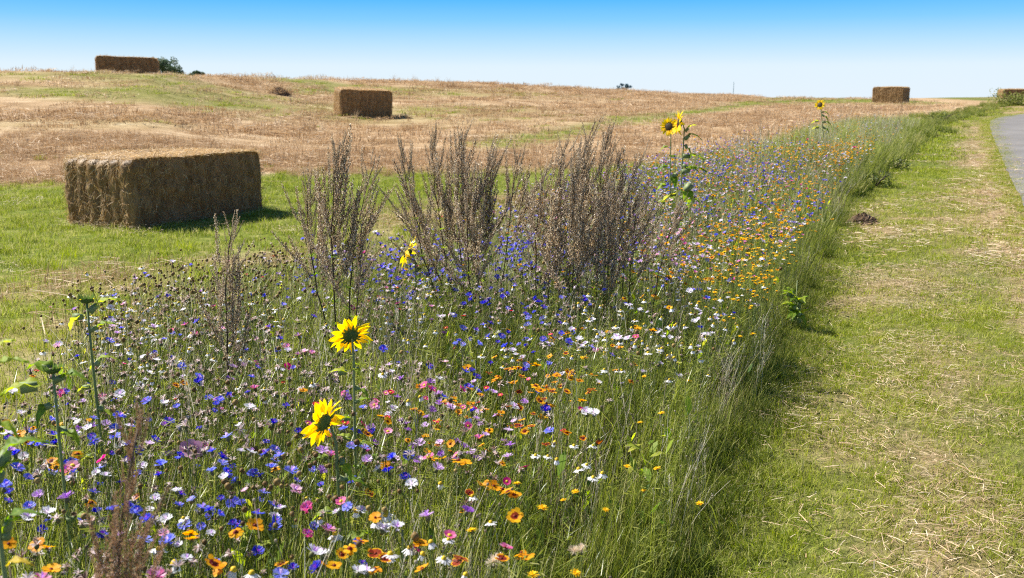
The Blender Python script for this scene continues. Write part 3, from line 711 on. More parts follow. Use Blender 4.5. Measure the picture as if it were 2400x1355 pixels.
a = rng.uniform(0, 1, 46); sd_ = rng.integers(0, 3, 46)
pl_ = [Vector((ux, uy, 0)) * (-1.2 + 2.4 * a_) + Vector((-uy, ux, 0)) * -.68 if k_ < 2 else Vector((ux, uy, 0)) * -1.22 + Vector((-uy, ux, 0)) * (-.65 + 1.3 * a_) for a_, k_ in zip(a, sd_)]
P = np.array([(ctr.x + q.x + rnd.gauss(0, .08), ctr.y + q.y + rnd.gauss(0, .08)) for q in pl_])
scatter('straw_round_the_bale', C_litter, pts3(P[:, 0], P[:, 1]) + [0, 0, .04], uni(46), rng.uniform(.5, 1.1, 46), 'loose straw fallen round the foot of the nearest bale', tilt=.15)
# ------------------------------------------------------------------ mugwort
def bud(mb, c, r, d, mat, tint):
    d = Vector(d).normalized(); a = d.orthogonal().normalized(); b = d.cross(a); c = Vector(c)
    vs = [c - d * r * .9] + [c + (a * math.cos(k * 2.094) + b * math.sin(k * 2.094)) * r * .62 for k in range(3)] + [c + d * r * 1.25]
    mb.add(vs, [(0, 2, 1), (0, 3, 2), (0, 1, 3), (4, 1, 2), (4, 2, 3), (4, 3, 1)], mat, tint)
def mug_branch(ln, dens=1.0, br=.0046):
    """side branch growing along +X and bending up to +Z, hung with seed spikelets"""
    mb = MB(); n = 8; pts = []
    for i in range(n + 1):
        t = i / n; pts.append(Vector((ln * (.58 * t ** .8 + .10 * t ** 3), ln * .03 * math.sin(t * 5), ln * (.42 * t + .50 * t * t))))
    mb.tube(pts, [.0018 * (1 - .7 * i / n) for i in range(n + 1)], 3, 0, .4)
    k = int(ln / .0064 * dens)
    for j in range(k):
        t = .25 + .75 * (j + rnd.random() * .5) / k; i = min(n - 1, int(t * n)); fr = t * n - i; p = pts[i].lerp(pts[i + 1], fr); d = (pts[i + 1] - pts[i]).normalized()
        an = j * 2.4; sd = d.orthogonal().normalized(); sd = Matrix.Rotation(an, 3, d) @ sd
        l2 = (.046 * (1 - .75 * t) + .011) * rnd.uniform(.6, 1.3)
        td = (d * 1.0 + sd * .62 + Vector((0, 0, .35))).normalized()
        e_ = p + td * l2
        if l2 > .016: mb.ribbon([p, e_], [.0012, .0008], sd.cross(d), 0, .5)
        m_ = max(2, int(l2 / .0046))
        for q in range(m_):
            s_ = p.lerp(e_, (q + .6) / m_) + Vector((rnd.gauss(0, .0016), rnd.gauss(0, .0016), rnd.gauss(0, .0016)))
            bud(mb, s_, br * rnd.uniform(.7, 1.2), td + Vector((rnd.gauss(0, .4), rnd.gauss(0, .4), rnd.gauss(0, .4))), 1, min(1, max(0, rnd.gauss(.45, .3))))
    return mb
BR = {}
for kind, mt in (('dark', 'mugbud'), ('brown', 'mugbrown')):
    BR[kind] = [mug_branch(rnd.uniform(.30, .42), 1.0).mesh('branch', [M['mugstem'], M[mt]], False) for _ in range(6)]
    BR[kind + '_far'] = BR[kind]
def mugwort(base, top, label, kind='dark', nb=26, start=.35, spread=1.0, lean_side=0.0, group='dark seeding mugwort plants in the flower strip', s0=1.0):
    base, top = Vector(base), Vector(top); H = (top - base); Hh = H.length
    r = empty('mugwort_plant', base); tag(r, label, 'plant', group)
    mb = MB(); n = 12; pts = []
    bow = Vector((rnd.uniform(-.03, .03), rnd.uniform(-.03, .03), 0)) * Hh + Vector((-.05 * Hh * lean_side, 0, 0))
    for i in range(n + 1):
        t = i / n; pts.append(H * t + bow * math.sin(t * math.pi) + Vector((.05 * Hh * (t ** 6 - t), 0, 0)) + Vector((rnd.gauss(0, .003), rnd.gauss(0, .003), 0)))
    mb.tube(pts, [.0052 * (1 - .8 * i / n) + .0006 for i in range(n + 1)], 5, 0, .3)
    for j in range(26):                                          # narrow lower leaves
        t = rnd.uniform(.2, .75); p = pts[int(t * n)]; a = rnd.uniform(0, 6.28); d = Vector((math.cos(a), math.sin(a), rnd.uniform(.1, .6)))
        for q in range(3):
            d2 = (Matrix.Rotation((q - 1) * .5, 3, 'Z') @ d).normalized(); mb.ribbon([p, p + d2 * .03, p + d2 * .055], [.002, .006, 0], d2.cross(Vector((0, 0, 1))), 2, rnd.uniform(.1, .6))
    obj('stem', mb.mesh('stem', [M['mugstem'], M['mugstem'], M['leaf']]), r)
    g = 2.39996; a0 = rnd.uniform(0, 6.28)
    for j in range(nb):
        f = j / (nb - 1); t = start + (.985 - start) * f ** .92; i = min(n - 1, int(t * n)); p = pts[i].lerp(pts[i + 1], t * n - i)
        sz = (1.12 - .88 * f) * (.55 + .45 * min(1, f * 5 + .3)) * rnd.uniform(.75, 1.15) * spread * s0
        o = obj('branch', rnd.choice(BR[kind]), r); o.location = p
        yaw = a0 + j * g; yaw -= .7 * math.sin(yaw); d_ = (pts[i + 1] - pts[i]).normalized()
        up = Vector((0, 0, 1)).rotation_difference(d_).to_matrix()
        steep = rnd.uniform(-.45, .15) - .34 * f; sz *= rnd.choice((.6, .8, 1, 1.1, 1.35))
        o.rotation_euler = (up @ Matrix.Rotation(yaw, 3, 'Z') @ Matrix.Rotation(steep, 3, 'Y')).to_euler(); o.scale = (sz,) * 3
    tb = obj('branch', rnd.choice(BR[kind]), r); tb.location = pts[-2]; tb.rotation_euler = (0, -.75, rnd.uniform(-.6, .6)); tb.scale = (.42 * s0,) * 3
    return r
def mug(bu, tu, tv, y, label, **k):
    k['nb'] = int(k.get('nb', 30) * 1.3); tp = at_depth(tu, tv, y); bx = at_depth(bu, tv, y).x
    return mugwort((bx, y - .02, float(ground(bx, y))), tp, label, **k)
mug(522, 548, 520, 4.2, 'single slender dark mugwort, leftmost of the dark plumes, below the nearest bale', nb=30, start=.42, spread=.95, s0=.85)
mug(792, 720, 428, 5.4, 'dark mugwort curving left, shortest of the three plumes right of the nearest bale', nb=28, start=.5, s0=.9)
mug(782, 800, 334, 5.2, 'tallest mugwort plume right of the nearest bale with a tip bent right', nb=36, start=.42, spread=1.05)
mug(806, 878, 387, 5.3, 'dark mugwort leaning right, rightmost of the three plumes beside the nearest bale', nb=28, start=.45, s0=.95)
mug(840, 868, 560, 5.0, 'low thin mugwort at the foot of the three plumes beside the nearest bale', nb=16, start=.5, s0=.6)
for (bu, tu, tv, y, lab, kw) in [
    (1115, 938, 340, 6.2, 'mugwort leaning far left, left edge of the middle clump', dict(nb=34, start=.42, spread=.95)),
    (1075, 1017, 318, 6.4, 'upright pointed mugwort plume, second from left in the middle clump', dict(nb=36, start=.42)),
    (1095, 1084, 313, 6.5, 'tallest mugwort in the middle clump with a curled tip', dict(nb=38, start=.38, spread=1.15)),
    (1125, 1158, 350, 6.4, 'bushy mugwort leaning right inside the middle clump', dict(nb=34, start=.4, spread=1.1)),
    (1150, 1218, 362, 6.6, 'airy mugwort leaning right, right edge of the middle clump', dict(nb=26, start=.5)),
    (1085, 965, 462, 6.0, 'low mugwort spray spreading left under the middle clump', dict(nb=24, start=.5, s0=.8)),
    (1120, 1110, 400, 6.0, 'dense dark mugwort in front of the middle clump', dict(nb=32, start=.35, spread=1.1)),
    (1290, 1328, 340, 6.0, 'mugwort at the left side of the right dense clump', dict(nb=34, start=.4)),
    (1275, 1282, 395, 5.9, 'shorter mugwort, left edge of the right dense clump', dict(nb=28, start=.4)),
    (1365, 1387, 304, 6.3, 'tallest mugwort of all, slim tip in the right dense clump', dict(nb=40, start=.36, spread=1.1)),
    (1400, 1424, 318, 6.4, 'tall mugwort just right of the tallest tip in the dense clump', dict(nb=36, start=.38, spread=1.05)),
    (1335, 1350, 400, 5.8, 'dark bushy mugwort low in the middle of the right dense clump', dict(nb=36, start=.35, spread=1.15)),
    (1420, 1456, 357, 6.3, 'mugwort with a forked top toward the right of the dense clump', dict(nb=34, start=.4)),
    (1455, 1502, 368, 6.4, 'thin mugwort leaning right, right side of the dense clump', dict(nb=26, start=.48, s0=.9)),
    (1410, 1430, 430, 5.8, 'dense brown mugwort low at the right of the dense clump', dict(nb=34, start=.35)),
    (1480, 1520, 450, 6.1, 'short mugwort at the right foot of the dense clump', dict(nb=24, start=.45, s0=.8)),
    (1528, 1604, 468, 5.9, 'dark mugwort leaning right below the paired tall sunflowers', dict(nb=22, start=.6, s0=.7)),
    (1365, 1370, 350, 6.5, 'mugwort behind the tallest tips of the right dense clump', dict(nb=32, start=.4))]:
    mug(bu, tu, tv, y, lab, **kw)
tp = at_depth(322, 1000, 1.75); bs = at_depth(205, 1340, 1.6)
mugwort((bs.x, 1.6, 0), (tp.x, 1.75, tp.z), 'pale brown blurred mugwort plume closest to the camera at lower left', kind='brown', nb=64, start=.3, s0=.8, spread=.8, group=None)

# ------------------------------------------------------------------ broad leaves and sunflowers
def leaf_mesh(name, mat, ln=.1, wd=.07, droop=.35, fold=.25, heart=True, ragged=0.0, tint=.5):
    mb = MB(); n, k = 9, 4; vs = []; ts = []
    for i in range(n + 1):
        t = i / n
        w = wd / 2 * (math.sin(math.pi * min(1, (t + .06) ** .62)) ** .9 if heart else math.sin(math.pi * t ** .8)) if t < 1 else 0
        x = ln * t; z = -droop * ln * t * t + .12 * ln * math.sin(math.pi * t)
        for j in range(-k, k + 1):
            s = j / k; ww = w * (1 + ragged * rnd.uniform(-.3, .1) * abs(s) ** 3 + .06 * math.sin(i * 3.1) * abs(s))
            vs.append((x - .12 * ln * abs(s) * (1 - t) * (1 if heart else 0), ww * s, z + abs(s) * w * fold + .006 * math.sin(i * 1.7 + s * 3)))
            ts.append(min(1, max(0, tint + (.25 if j == 0 else 0) + rnd.uniform(-.06, .06))))
    m_ = 2 * k + 1
    mb.add(vs, [(i * m_ + j, i * m_ + j + 1, (i + 1) * m_ + j + 1, (i + 1) * m_ + j) for i in range(n) for j in range(m_ - 1)], 0, ts)
    return mb.mesh(name, [mat])
LEAF = [leaf_mesh('leaf', M['leaf'], droop=d, fold=f, tint=t) for d, f, t in ((.2, .2, .55), (.5, .35, .45), (.05, .3, .7), (.8, .15, .35))]
YLEAF = leaf_mesh('leaf', M['yleaf'], droop=.4, fold=.3, ragged=1)
def petal_mesh(ln, wd, curl):
    mb = MB(); n = 6; vs = []; ts = []
    for i in range(n + 1):
        t = i / n; w = wd / 2 * (math.sin(math.pi * (t * .86 + .14) ** 1.0) ** .8 if t < 1 else 0.02)
        for j in (-1, -.5, 0, .5, 1):
            vs.append((ln * t, w * j, curl * ln * t * t + abs(j) * w * .28 - .02 * ln * math.cos(j * 6))); ts.append(.35 + .5 * t + rnd.uniform(-.08, .08))
    mb.add(vs, [(i * 5 + j, i * 5 + j + 1, (i + 1) * 5 + j + 1, (i + 1) * 5 + j) for i in range(n) for j in range(4)], 0, [min(1, t) for t in ts])
    return mb.mesh('petal', [M['sunpetal']])
PET = [petal_mesh(1.0, .46, c) for c in (.15, -.2, .35, -.45)]
def bract_mesh():
    mb = MB()
    mb.ribbon([(0, 0, 0), (.4, 0, -.1), (.75, 0, -.02), (1, 0, .12)], [.25, .42, .2, 0], (0, 1, 0), 0, .3, .8); return mb.mesh('sepal', [M['sunback']])
BRACT = bract_mesh()
def head_mesh(name, r):
    mb = MB()
    mb.dome(r, r * .25, 16, 4, 1, 0, .35, bump=.08)
    b = MB(); b.dome(r * 1.02, r * .62, 16, 5, 0, 0, .4, bump=.03); mb.merge(b, Matrix.Rotation(math.pi, 4, 'X'))
    return mb.mesh(name, [M['sunback'], M['sundisc']])
HEAD = head_mesh('flower_head', 1.0)
def stem_obj(parent, pts, r0, r1, mat='sunstem', name='stem', k=7):
    mb = MB(); mb.tube(pts, [r0 + (r1 - r0) * i / (len(pts) - 1) for i in range(len(pts))], k); return obj(name, mb.mesh(name, [M[mat]]), parent)
def add_leaf(parent, at, az, el, size, me=None, roll=0, stalk=True):
    """leaf blade carried by a short stalk"""
    d = Vector((math.cos(az) * math.cos(el), math.sin(az) * math.cos(el), math.sin(el)))
    at = Vector(at); p = at + d * size * .45 if stalk else at
    o = obj('leaf', me or rnd.choice(LEAF), parent); o.location = p; o.rotation_euler = (roll, -el, az); o.scale = (size * 10,) * 3
    if stalk:
        mb = MB(); mb.tube([-d * size * .45 / (size * 10), (0, 0, 0)], [.02, .016], 4); st = obj('leaf_stalk', mb.mesh('leaf_stalk', [M['sunstem']]), o)
    return o
def sun_head(root, pos, nrm, rdisc, plen, npet, rows=2, miss=0.1, droop=0.0, yellow=1, bracts=14, bud=False):
    h = obj('flower_head', HEAD, root); h.location = pos; Rm = mat_to(nrm, rnd.uniform(0, 6)); h.rotation_euler = Rm.to_euler(); h.scale = (rdisc,) * 3
    n = 0
    for row in range(rows):
        for j in range(npet):
            if rnd.random() < miss: continue
            a = (j + .5 * row + rnd.uniform(-.25, .25)) / npet * 2 * math.pi; L2 = plen / rdisc * rnd.uniform(.8, 1.08)
            o = obj('petal', rnd.choice(PET), h); o.location = (math.cos(a) * .92, math.sin(a) * .92, .02 + .08 * row)
            el = droop + .12 * row + rnd.gauss(0, .13)
            o.rotation_euler = (Matrix.Rotation(a, 3, 'Z') @ Matrix.Rotation(-el, 3, 'Y') @ Matrix.Rotation(rnd.gauss(0, .35), 3, 'X')).to_euler(); o.scale = (L2, L2 * rnd.uniform(.75, 1.1) , L2)
    for j in range(bracts):
        a = (j + rnd.uniform(-.3, .3)) / bracts * 2 * math.pi; o = obj('sepal', BRACT, h); o.location = (math.cos(a) * .8, math.sin(a) * .8, -.22)
        el = rnd.uniform(-.25, .5) if not bud else rnd.uniform(.5, 1.2)
        o.rotation_euler = (Matrix.Rotation(a, 3, 'Z') @ Matrix.Rotation(-el, 3, 'Y')).to_euler(); s_ = rnd.uniform(.7, 1.0) * (1.5 if bud else 1); o.scale = (s_,) * 3
    return h
SUNG = 'sunflowers standing in the flower strip'
def sunflower(headpx, y, baseu, nrm, rdisc, plen, label, npet=15, leaves=(), r0=.006, sz=1.0, **k):
    hp = at_depth(headpx[0], headpx[1], y); nv = Vector(nrm).normalized(); bx = at_depth(baseu, headpx[1], y).x; b = Vector((bx, y, float(ground(bx, y))))
    root = empty('sunflower', b); tag(root, label, 'sunflower', SUNG)
    lp = hp - b; neck = lp - nv * rdisc * .6; H = lp.z
    under = neck - nv * .03 - Vector((0, 0, .05))
    pts = [Vector((0, 0, 0)), under * .35 + Vector((.004, 0, 0)), under * .7, under, neck - nv * .012, neck]
    stem_obj(root, pts, r0, r0 * .65)
    sun_head(root, lp, nv, rdisc, plen, npet, **k)
    for (f, az, el, s, i) in leaves:
        p = under * f; add_leaf(root, p, az, el, s, LEAF[i % 4])
    return root
sunflower((822, 787), 3.35, 818, (-.30, .82, .34), .027, .052, 'sunflower seen from behind, upper of the two nearest, star of yellow petals on green back', npet=14, r0=.0055,
          leaves=[(.93, 3.4, .2, .06, 0), (.95, -1.0, .1, .035, 3), (.86, -.3, -.3, .045, 1), (.8, .3, .1, .04, 2), (.72, 3.6, .3, .045, 1), (.6, 0.3, 0, .05, 0), (.62, 2.8, .2, .05, 2), (.5, -1, .2, .06, 1), (.42, 1.5, .2, .06, 3)])
sunflower((758, 990), 2.75, 795, (-.84, .45, .30), .027, .052, 'sunflower turned left with domed dark green back, lower of the two nearest', npet=13, r0=.006, miss=.05,
          leaves=[(.93, -.6, -.3, .05, 3), (.85, .2, -.2, .06, 0), (.7, 3.2, 0, .06, 1), (.55, .6, .2, .07, 2)])
sunflower((955, 590), 6.1, 972, (-.85, .10, .50), .045, .062, 'yellow sunflower in profile with drooping rays between the mugwort clumps', npet=10, r0=.006, droop=-.35,
          leaves=[(.95, 0, .3, .07, 2), (.85, 1, 0, .07, 1), (.7, 3, 0, .08, 0)])
sunflower((1568, 297), 10.9, 1578, (-.5, -.8, .22), .048, .062, 'sunflower facing camera with dark centre, left one of the tall pair', npet=16, r0=.007,
          leaves=[(.88, 3.2, 0, .09, 3), (.8, -1.5, 0, .09, 0), (.72, 3.3, -.2, .11, 1), (.64, -1.3, -.4, .13, 3), (.56, 3.2, -.2, .12, 1), (.48, -1.6, -.5, .13, 2), (.4, 3, 0, .14, 1)])
sunflower((1591, 289), 10.7, 1597, (-.96, -.1, .12), .055, .085, 'sunflower turned edge on, right and taller one of the tall pair', npet=16, r0=.009,
          leaves=[(.99, .1, .4, .10, 2), (.93, .2, .35, .13, 3), (.86, -.5, -.5, .1, 3), (.78, .1, -.05, .17, 0), (.70, -.2, -.3, .13, 2), (.66, .1, .1, .19, 0), (.56, -1.0, -.9, .22, 3), (.55, .1, -.9, .17, 2), (.5, 3.3, -.5, .17, 2), (.44, .2, -.1, .16, 0)])
sunflower((1922, 246), 22.5, 1942, (-.55, -.75, .3), .06, .075, 'small far sunflower alone in front of the right stubble field', npet=14, r0=.01,
          leaves=[(.92, .1, 0, .14, 3), (.85, .1, -.3, .15, 3), (.76, 3, -.3, .17, 2), (.72, .1, 0, .17, 3), (.62, 3, -.2, .17, 2), (.6, .1, -.3, .15, 3)])
def bud_plant(headpx, y, baseu, label, r=.02, leaves=(), nrm=(-.2, .3, .9)):
    hp = at_depth(headpx[0], headpx[1], y); bx = at_depth(baseu, headpx[1], y).x; b = Vector((bx, y, float(ground(bx, y))))
    root = empty('sunflower_bud_plant', b); tag(root, label, 'sunflower bud'); lp = hp - b
    stem_obj(root, [(0, 0, 0), lp * .4 + Vector((.006, 0, 0)), lp * .8, lp - Vector((0, 0, r * .4))], .0055, .004)
    sun_head(root, lp, nrm, r, r * .5, 9, rows=1, bracts=16, bud=True, miss=.6)
    for (f, az, el, s, i) in leaves: add_leaf(root, lp * f, az, el, s, LEAF[i % 4])
    return root
bud_plant((203, 703), 3.3, 210, 'closed green sunflower bud on a tall straight stem near the left field edge', .021,
          [(.97, .3, .35, .075, 0), (.96, 2.9, -.7, .075, 2), (.9, .2, .2, .06, 2), (.78, .4, .5, .055, 3), (.7, 3, -.3, .05, 2), (.62, .1, -.6, .05, 2), (.45, 3.0, -.2, .06, 0)])
bud_plant((124, 866), 2.75, 122, 'green sunflower bud with spiky sepals and long spreading leaves at the left', .021,
          [(.95, 3.4, .0, .10, 0), (.97, .0, .2, .07, 1), (.98, 2.6, .5, .08, 3), (.9, 4.2, -.3, .06, 3), (.8, -.4, -.1, .06, 1), (.5, .2, 0, .06, 2)])
# leafy stem cut by the left edge of the frame
b = at_depth(4, 1300, 1.95); root = empty('leafy_sunflower_stem', (b.x, 1.95, 0)); tag(root, 'tall leafy green stalk cut off by the left edge of the photo', 'sunflower stalk')
tpz = at_depth(0, 815, 1.95).z; stem_obj(root, [(0, 0, 0), (.004, 0, tpz * .5), (-.008, 0, tpz)], .006, .004)
for (u, v, az, el, s, i) in [(8, 838, .5, .45, .05, 2), (6, 868, .25, .25, .062, 0), (6, 905, -.9, -.6, .055, 2), (4, 985, .1, -.5, .05, 0), (5, 1080, .5, .5, .075, 1), (5, 1120, .0, .6, .05, 2), (6, 1235, .15, .7, .06, 3), (6, 1260, .1, .8, .045, 2)]:
    z = at_depth(u, v, 1.95).z; add_leaf(root, (0, 0, z), az, el, s, LEAF[i])
p = at_depth(22, 1322, 1.75); root = empty('yellowing_leaf', (p.x, 1.75, 0)); tag(root, 'curled yellow leaf on a thin stalk in the lower left corner', 'leaf')
stem_obj(root, [(0, 0, 0), (0, 0, p.z * .6), (0, 0, p.z)], .002, .0015, 'drystem'); o = obj('leaf', YLEAF, root); o.location = (0, 0, p.z); o.rotation_euler = (0, -.25, .1); o.scale = (.42,) * 3

# dock plant at the right edge of the strip, and other low broad-leaved plants
def rosette(loc, label, n, s, z0=.1, cat='plant', name='dock_plant'):
    r = empty(name, loc); tag(r, label, cat)
    stem_obj(r, [(0, 0, 0), (0, 0, z0 * 2 + .1)], .005, .003)
    for j in range(n):
        add_leaf(r, (0, 0, z0 * rnd.uniform(.4, 2)), rnd.uniform(0, 6.28), rnd.uniform(.1, 1.0), s * rnd.uniform(.7, 1.2), LEAF[j % 4])
    return r
h = hit(1862, 775); rosette((h.x, h.y, h.z), 'bright green broad leaved dock plant at the right edge of the flower strip', 26, .085, .14)
for (u, v, s, lab) in [(1600, 505, .08, 'pale green broad leaved seedling below the tall sunflower pair'), (1710, 430, .09, 'light green leafy plant among the distant blue and orange flowers'), (830, 900, .045, 'broad green leaves under the upper nearest sunflower'),
                       (785, 1060, .06, 'large dark green leaves under the lower nearest sunflower'), (740, 1110, .04, 'bright lime leaf below the lower nearest sunflower'), (815, 1185, .05, 'lime green broad leaves in the lower middle of the flowers'), (945, 1335, .03, 'round green leaf at the bottom edge of the flowers')]:
    h = hit(u, v, .38); rosette((h.x, h.y, h.z), lab, 6, s, .2, 'plant', 'broad_leaf_plant')

# ------------------------------------------------------------------ flower heads
MATS = ['stem', 'blue', 'white', 'lilac', 'pink', 'red', 'yellow', 'maroon', 'hawk', 'cone', 'browncone', 'papery', 'calyx', 'fluff', 'palepink']
MI = {m: i for i, m in enumerate(MATS)}; ML = [M[m] for m in MATS]
def bulb(mb, r, h, z0, mat, k=7):
    b = MB(); b.dome(r, h / 2, k, 6, mat, z0 + h / 2, .5, full=True, bump=.1); mb.merge(b)
def cornflower(col, open_=1.0, r=.021):
    mb = MB(); bulb(mb, .0065, .017, -.017, MI['calyx'])
    nf = rnd.randint(10, 13)
    for j in range(nf):
        a = 2 * math.pi * (j + rnd.uniform(-.3, .3)) / nf; el = rnd.uniform(.15, .75) * open_; d = Vector((math.cos(a) * math.cos(el), math.sin(a) * math.cos(el), math.sin(el))); side = Vector((-math.sin(a), math.cos(a), 0)); up = side.cross(d) * -1
        l1 = r * .5; base = Vector((0, 0, -.001)); m_ = base + d * l1; t0 = rnd.uniform(.15, .7)
        mb.ribbon([base, m_], [.0015, .0045], side, MI[col], t0)
        for q in range(4):
            s = (q - 1.5) / 1.5; d2 = (d + side * s * .62 + up * rnd.uniform(-.1, .25)).normalized(); e_ = m_ + d2 * r * .52 * rnd.uniform(.85, 1.15)
            mb.ribbon([m_ + side * s * .0016, m_.lerp(e_, .6), e_], [.0018, .0036, 0], side, MI[col], t0, min(1, t0 + .3))
    for j in range(12):
        a = rnd.uniform(0, 6.28); el = rnd.uniform(.7, 1.5); d = Vector((math.cos(a) * math.cos(el), math.sin(a) * math.cos(el), math.sin(el)))
        mb.ribbon([(0, 0, 0), d * r * rnd.uniform(.45, .75)], [.001, .0022], (math.sin(a), -math.cos(a), 0), MI['lilac'] if col != 'white' else MI['lilac'], rnd.uniform(0, .6) if col != 'white' else .8)
    return mb
def withered(r=.015):
    mb = MB(); bulb(mb, .0065, .015, -.015, MI['calyx'])
    for j in range(15):
        a = rnd.uniform(0, 6.28); el = rnd.uniform(-.3, 1.2); d = Vector((math.cos(a) * math.cos(el), math.sin(a) * math.cos(el), math.sin(el))); t = rnd.uniform(0, 1)
        mb.ribbon([(0, 0, -.002), d * r * .6, d * r * rnd.uniform(.8, 1.2) + Vector((0, 0, -.004))], [.002, .004, .001], (math.sin(a), -math.cos(a), .2), MI['papery'], t)
    return mb
def coreopsis(maroon=.45, r=.02, cup=.15):
    mb = MB(); bulb(mb, .005, .007, -.007, MI['calyx'])
    for j in range(8):
        a = 2 * math.pi * (j + rnd.uniform(-.2, .2)) / 8; ca, sa = math.cos(a), math.sin(a); side = Vector((-sa, ca, 0)); el = cup + rnd.gauss(0, .12); d = Vector((ca * math.cos(el), sa * math.cos(el), math.sin(el)))
        rr = r * rnd.uniform(.85, 1.1); w = rr * .72; t = rnd.uniform(.2, .9)
        k1 = maroon
        p0 = d * .002; p1 = d * rr * max(.12, k1); p2 = d * rr * (.5 + .5 * k1 if k1 > .5 else .72) ; 
        w1 = w * (.25 + .75 * min(1, k1 * 1.3))
        mb.ribbon([p0, p1], [w * .25, w1], side, MI['maroon'], t)
        e_ = [p1 - side * w1 / 2, p1 + side * w1 / 2, p2 + side * w * .5, p2 - side * w * .5]
        mb.add(e_, [(0, 1, 2, 3)], MI['yellow'], t)
        tip = d * rr * 1.0; up = side.cross(d)
        mb.add([p2 - side * w * .5, p2 - side * w * .17, p2 + side * w * .17, p2 + side * w * .5, tip - side * w * .34 - up * .001, tip * 1.04, tip + side * w * .34 - up * .001],
               [(0, 1, 4), (1, 2, 5), (2, 3, 6)], MI['yellow'], t)
        mb.add([p2 - side * w * .17, tip - side * w * .34, tip * 1.04, p2 + side * w * .17, tip + side * w * .34], [(0, 2, 1), (3, 4, 2)], MI['yellow'], t)
    mb.dome(.0046, .0035, 8, 2, MI['maroon'], .001, .3, bump=.2)
    return mb
def chamomile(droop=-.2, n=14, r=.019, cone=.0065, brown=False, dense=1.0):
    mb = MB(); bulb(mb, .005, .005, -.005, MI['calyx'])
    for j in range(n):
        if rnd.random() > dense: continue
        a = 2 * math.pi * (j + rnd.uniform(-.2, .2)) / n; el = droop + rnd.gauss(0, .1); d = Vector((math.cos(a) * math.cos(el), math.sin(a) * math.cos(el), math.sin(el))); side = (-math.sin(a), math.cos(a), 0)
        b = Vector((math.cos(a), math.sin(a), 0)) * .004; l_ = r * rnd.uniform(.7, .85); dr = Vector((0, 0, -.12 * l_))
        mb.ribbon([b, b + d * l_ * .4, b + d * l_ * .85 + dr, b + d * l_ + dr], [.0028, .0056, .0048, .002], side, MI['white'], rnd.uniform(.4, 1))
    mb.dome(cone, cone * 1.15, 9, 4, MI['browncone' if brown else 'cone'], 0, .5, bump=.12)
    return mb
def seedcone(r=.0085):
    mb = MB()
    b = MB(); b.dome(r, r * 1.05, 9, 6, MI['browncone'], 0, .5, full=True, bump=.16); mb.merge(b)
    for j in range(7):
        a = rnd.uniform(0, 6.28); mb.ribbon([(math.cos(a) * r * .5, math.sin(a) * r * .5, -r * .8), (math.cos(a) * r * 1.1, math.sin(a) * r * 1.1, -r * 1.3)], [.003, 0], (-math.sin(a), math.cos(a), 0), MI['calyx'], .5)
    return mb
def hawkbit(r=.0155):
    mb = MB(); bulb(mb, .005, .011, -.011, MI['calyx'])
    for row, (n, f, el) in enumerate(((17, 1, .05), (13, .75, .35), (9, .5, .75))):
        for j in range(n):
            a = 2 * math.pi * (j + rnd.uniform(-.3, .3)) / n; e2 = el + rnd.gauss(0, .1); d = Vector((math.cos(a) * math.cos(e2), math.sin(a) * math.cos(e2), math.sin(e2)))
            mb.ribbon([(0, 0, 0), d * r * f * .6, d * r * f * rnd.uniform(.9, 1.1)], [.0015, .003, .0026], (-math.sin(a), math.cos(a), 0), MI['hawk'], rnd.uniform(.2, .9))
    return mb
def cosmos(col='pink', r=.033, tint=.55):
    mb = MB(); bulb(mb, .006, .008, -.008, MI['calyx'])
    for j in range(8):
        a = 2 * math.pi * j / 8; side = Vector((-math.sin(a), math.cos(a), 0)); el = .35 + rnd.gauss(0, .08); d = Vector((math.cos(a) * math.cos(el), math.sin(a) * math.cos(el), math.sin(el)))
        w = r * .7; tt = tint + rnd.uniform(-.2, .2)
        mb.ribbon([d * .003, d * r * .45, d * r * .8, d * r], [.003, w * .85, w, w * .55], side, MI[col], tt, min(1, tt + .1))
    mb.dome(.006, .004, 8, 3, MI['cone'], .001, .5, bump=.2)
    return mb
def fluffy(r=.02):
    mb = MB(); bulb(mb, .005, .012, -.012, MI['calyx'])
    for j in range(70):
        a = rnd.uniform(0, 6.28); el = rnd.uniform(-.3, 1.5); d = Vector((math.cos(a) * math.cos(el), math.sin(a) * math.cos(el), math.sin(el))); mb.ribbon([(0, 0, 0), d * r * rnd.uniform(.6, 1)], [.0006, .0014], (math.sin(a), -math.cos(a), .1), MI['fluff'], rnd.random())
    return mb
def whole(head, tilt, az, h=.55, lean=.1, sw=.0011, green=True, nleaf=2):
    """head on its stalk in one mesh; the root is the foot of the stalk, the head sits straight above it"""
    mb = MB(); nrm = Vector((math.sin(tilt) * math.cos(az), math.sin(tilt) * math.sin(az), math.cos(tilt)))
    top = Vector((0, 0, h)); neck = top - nrm * .016
    bow = Vector((math.cos(az + 2.5), math.sin(az + 2.5), 0)) * lean * .25
    pts = [Vector((-lean * h, rnd.gauss(0, .02), -.01)), Vector((-lean * h * .45, 0, h * .4)) + bow * .6, Vector((-lean * h * .1, 0, h * .75)) + bow * .5, neck - Vector((0, 0, .01)), neck]
    mb.tube(pts, [sw * 1.3, sw * 1.2, sw, sw, sw], 3, MI['stem'], rnd.uniform(.2, .9))
    for _ in range(nleaf):
        p = pts[1].lerp(pts[2], rnd.random()); a = rnd.uniform(0, 6.28); d = Vector((math.cos(a), math.sin(a), 1.0)).normalized()
        mb.ribbon([p, p + d * .03, p + d * .055 + Vector((0, 0, -.006))], [.0012, .003, 0], (-math.sin(a), math.cos(a), 0), MI['stem'], rnd.uniform(0, .6))
    hm = mat_to(nrm, rnd.uniform(0, 6.28)); hm.translation = top
    mb.merge(head, hm); return mb, pts, nrm, hm
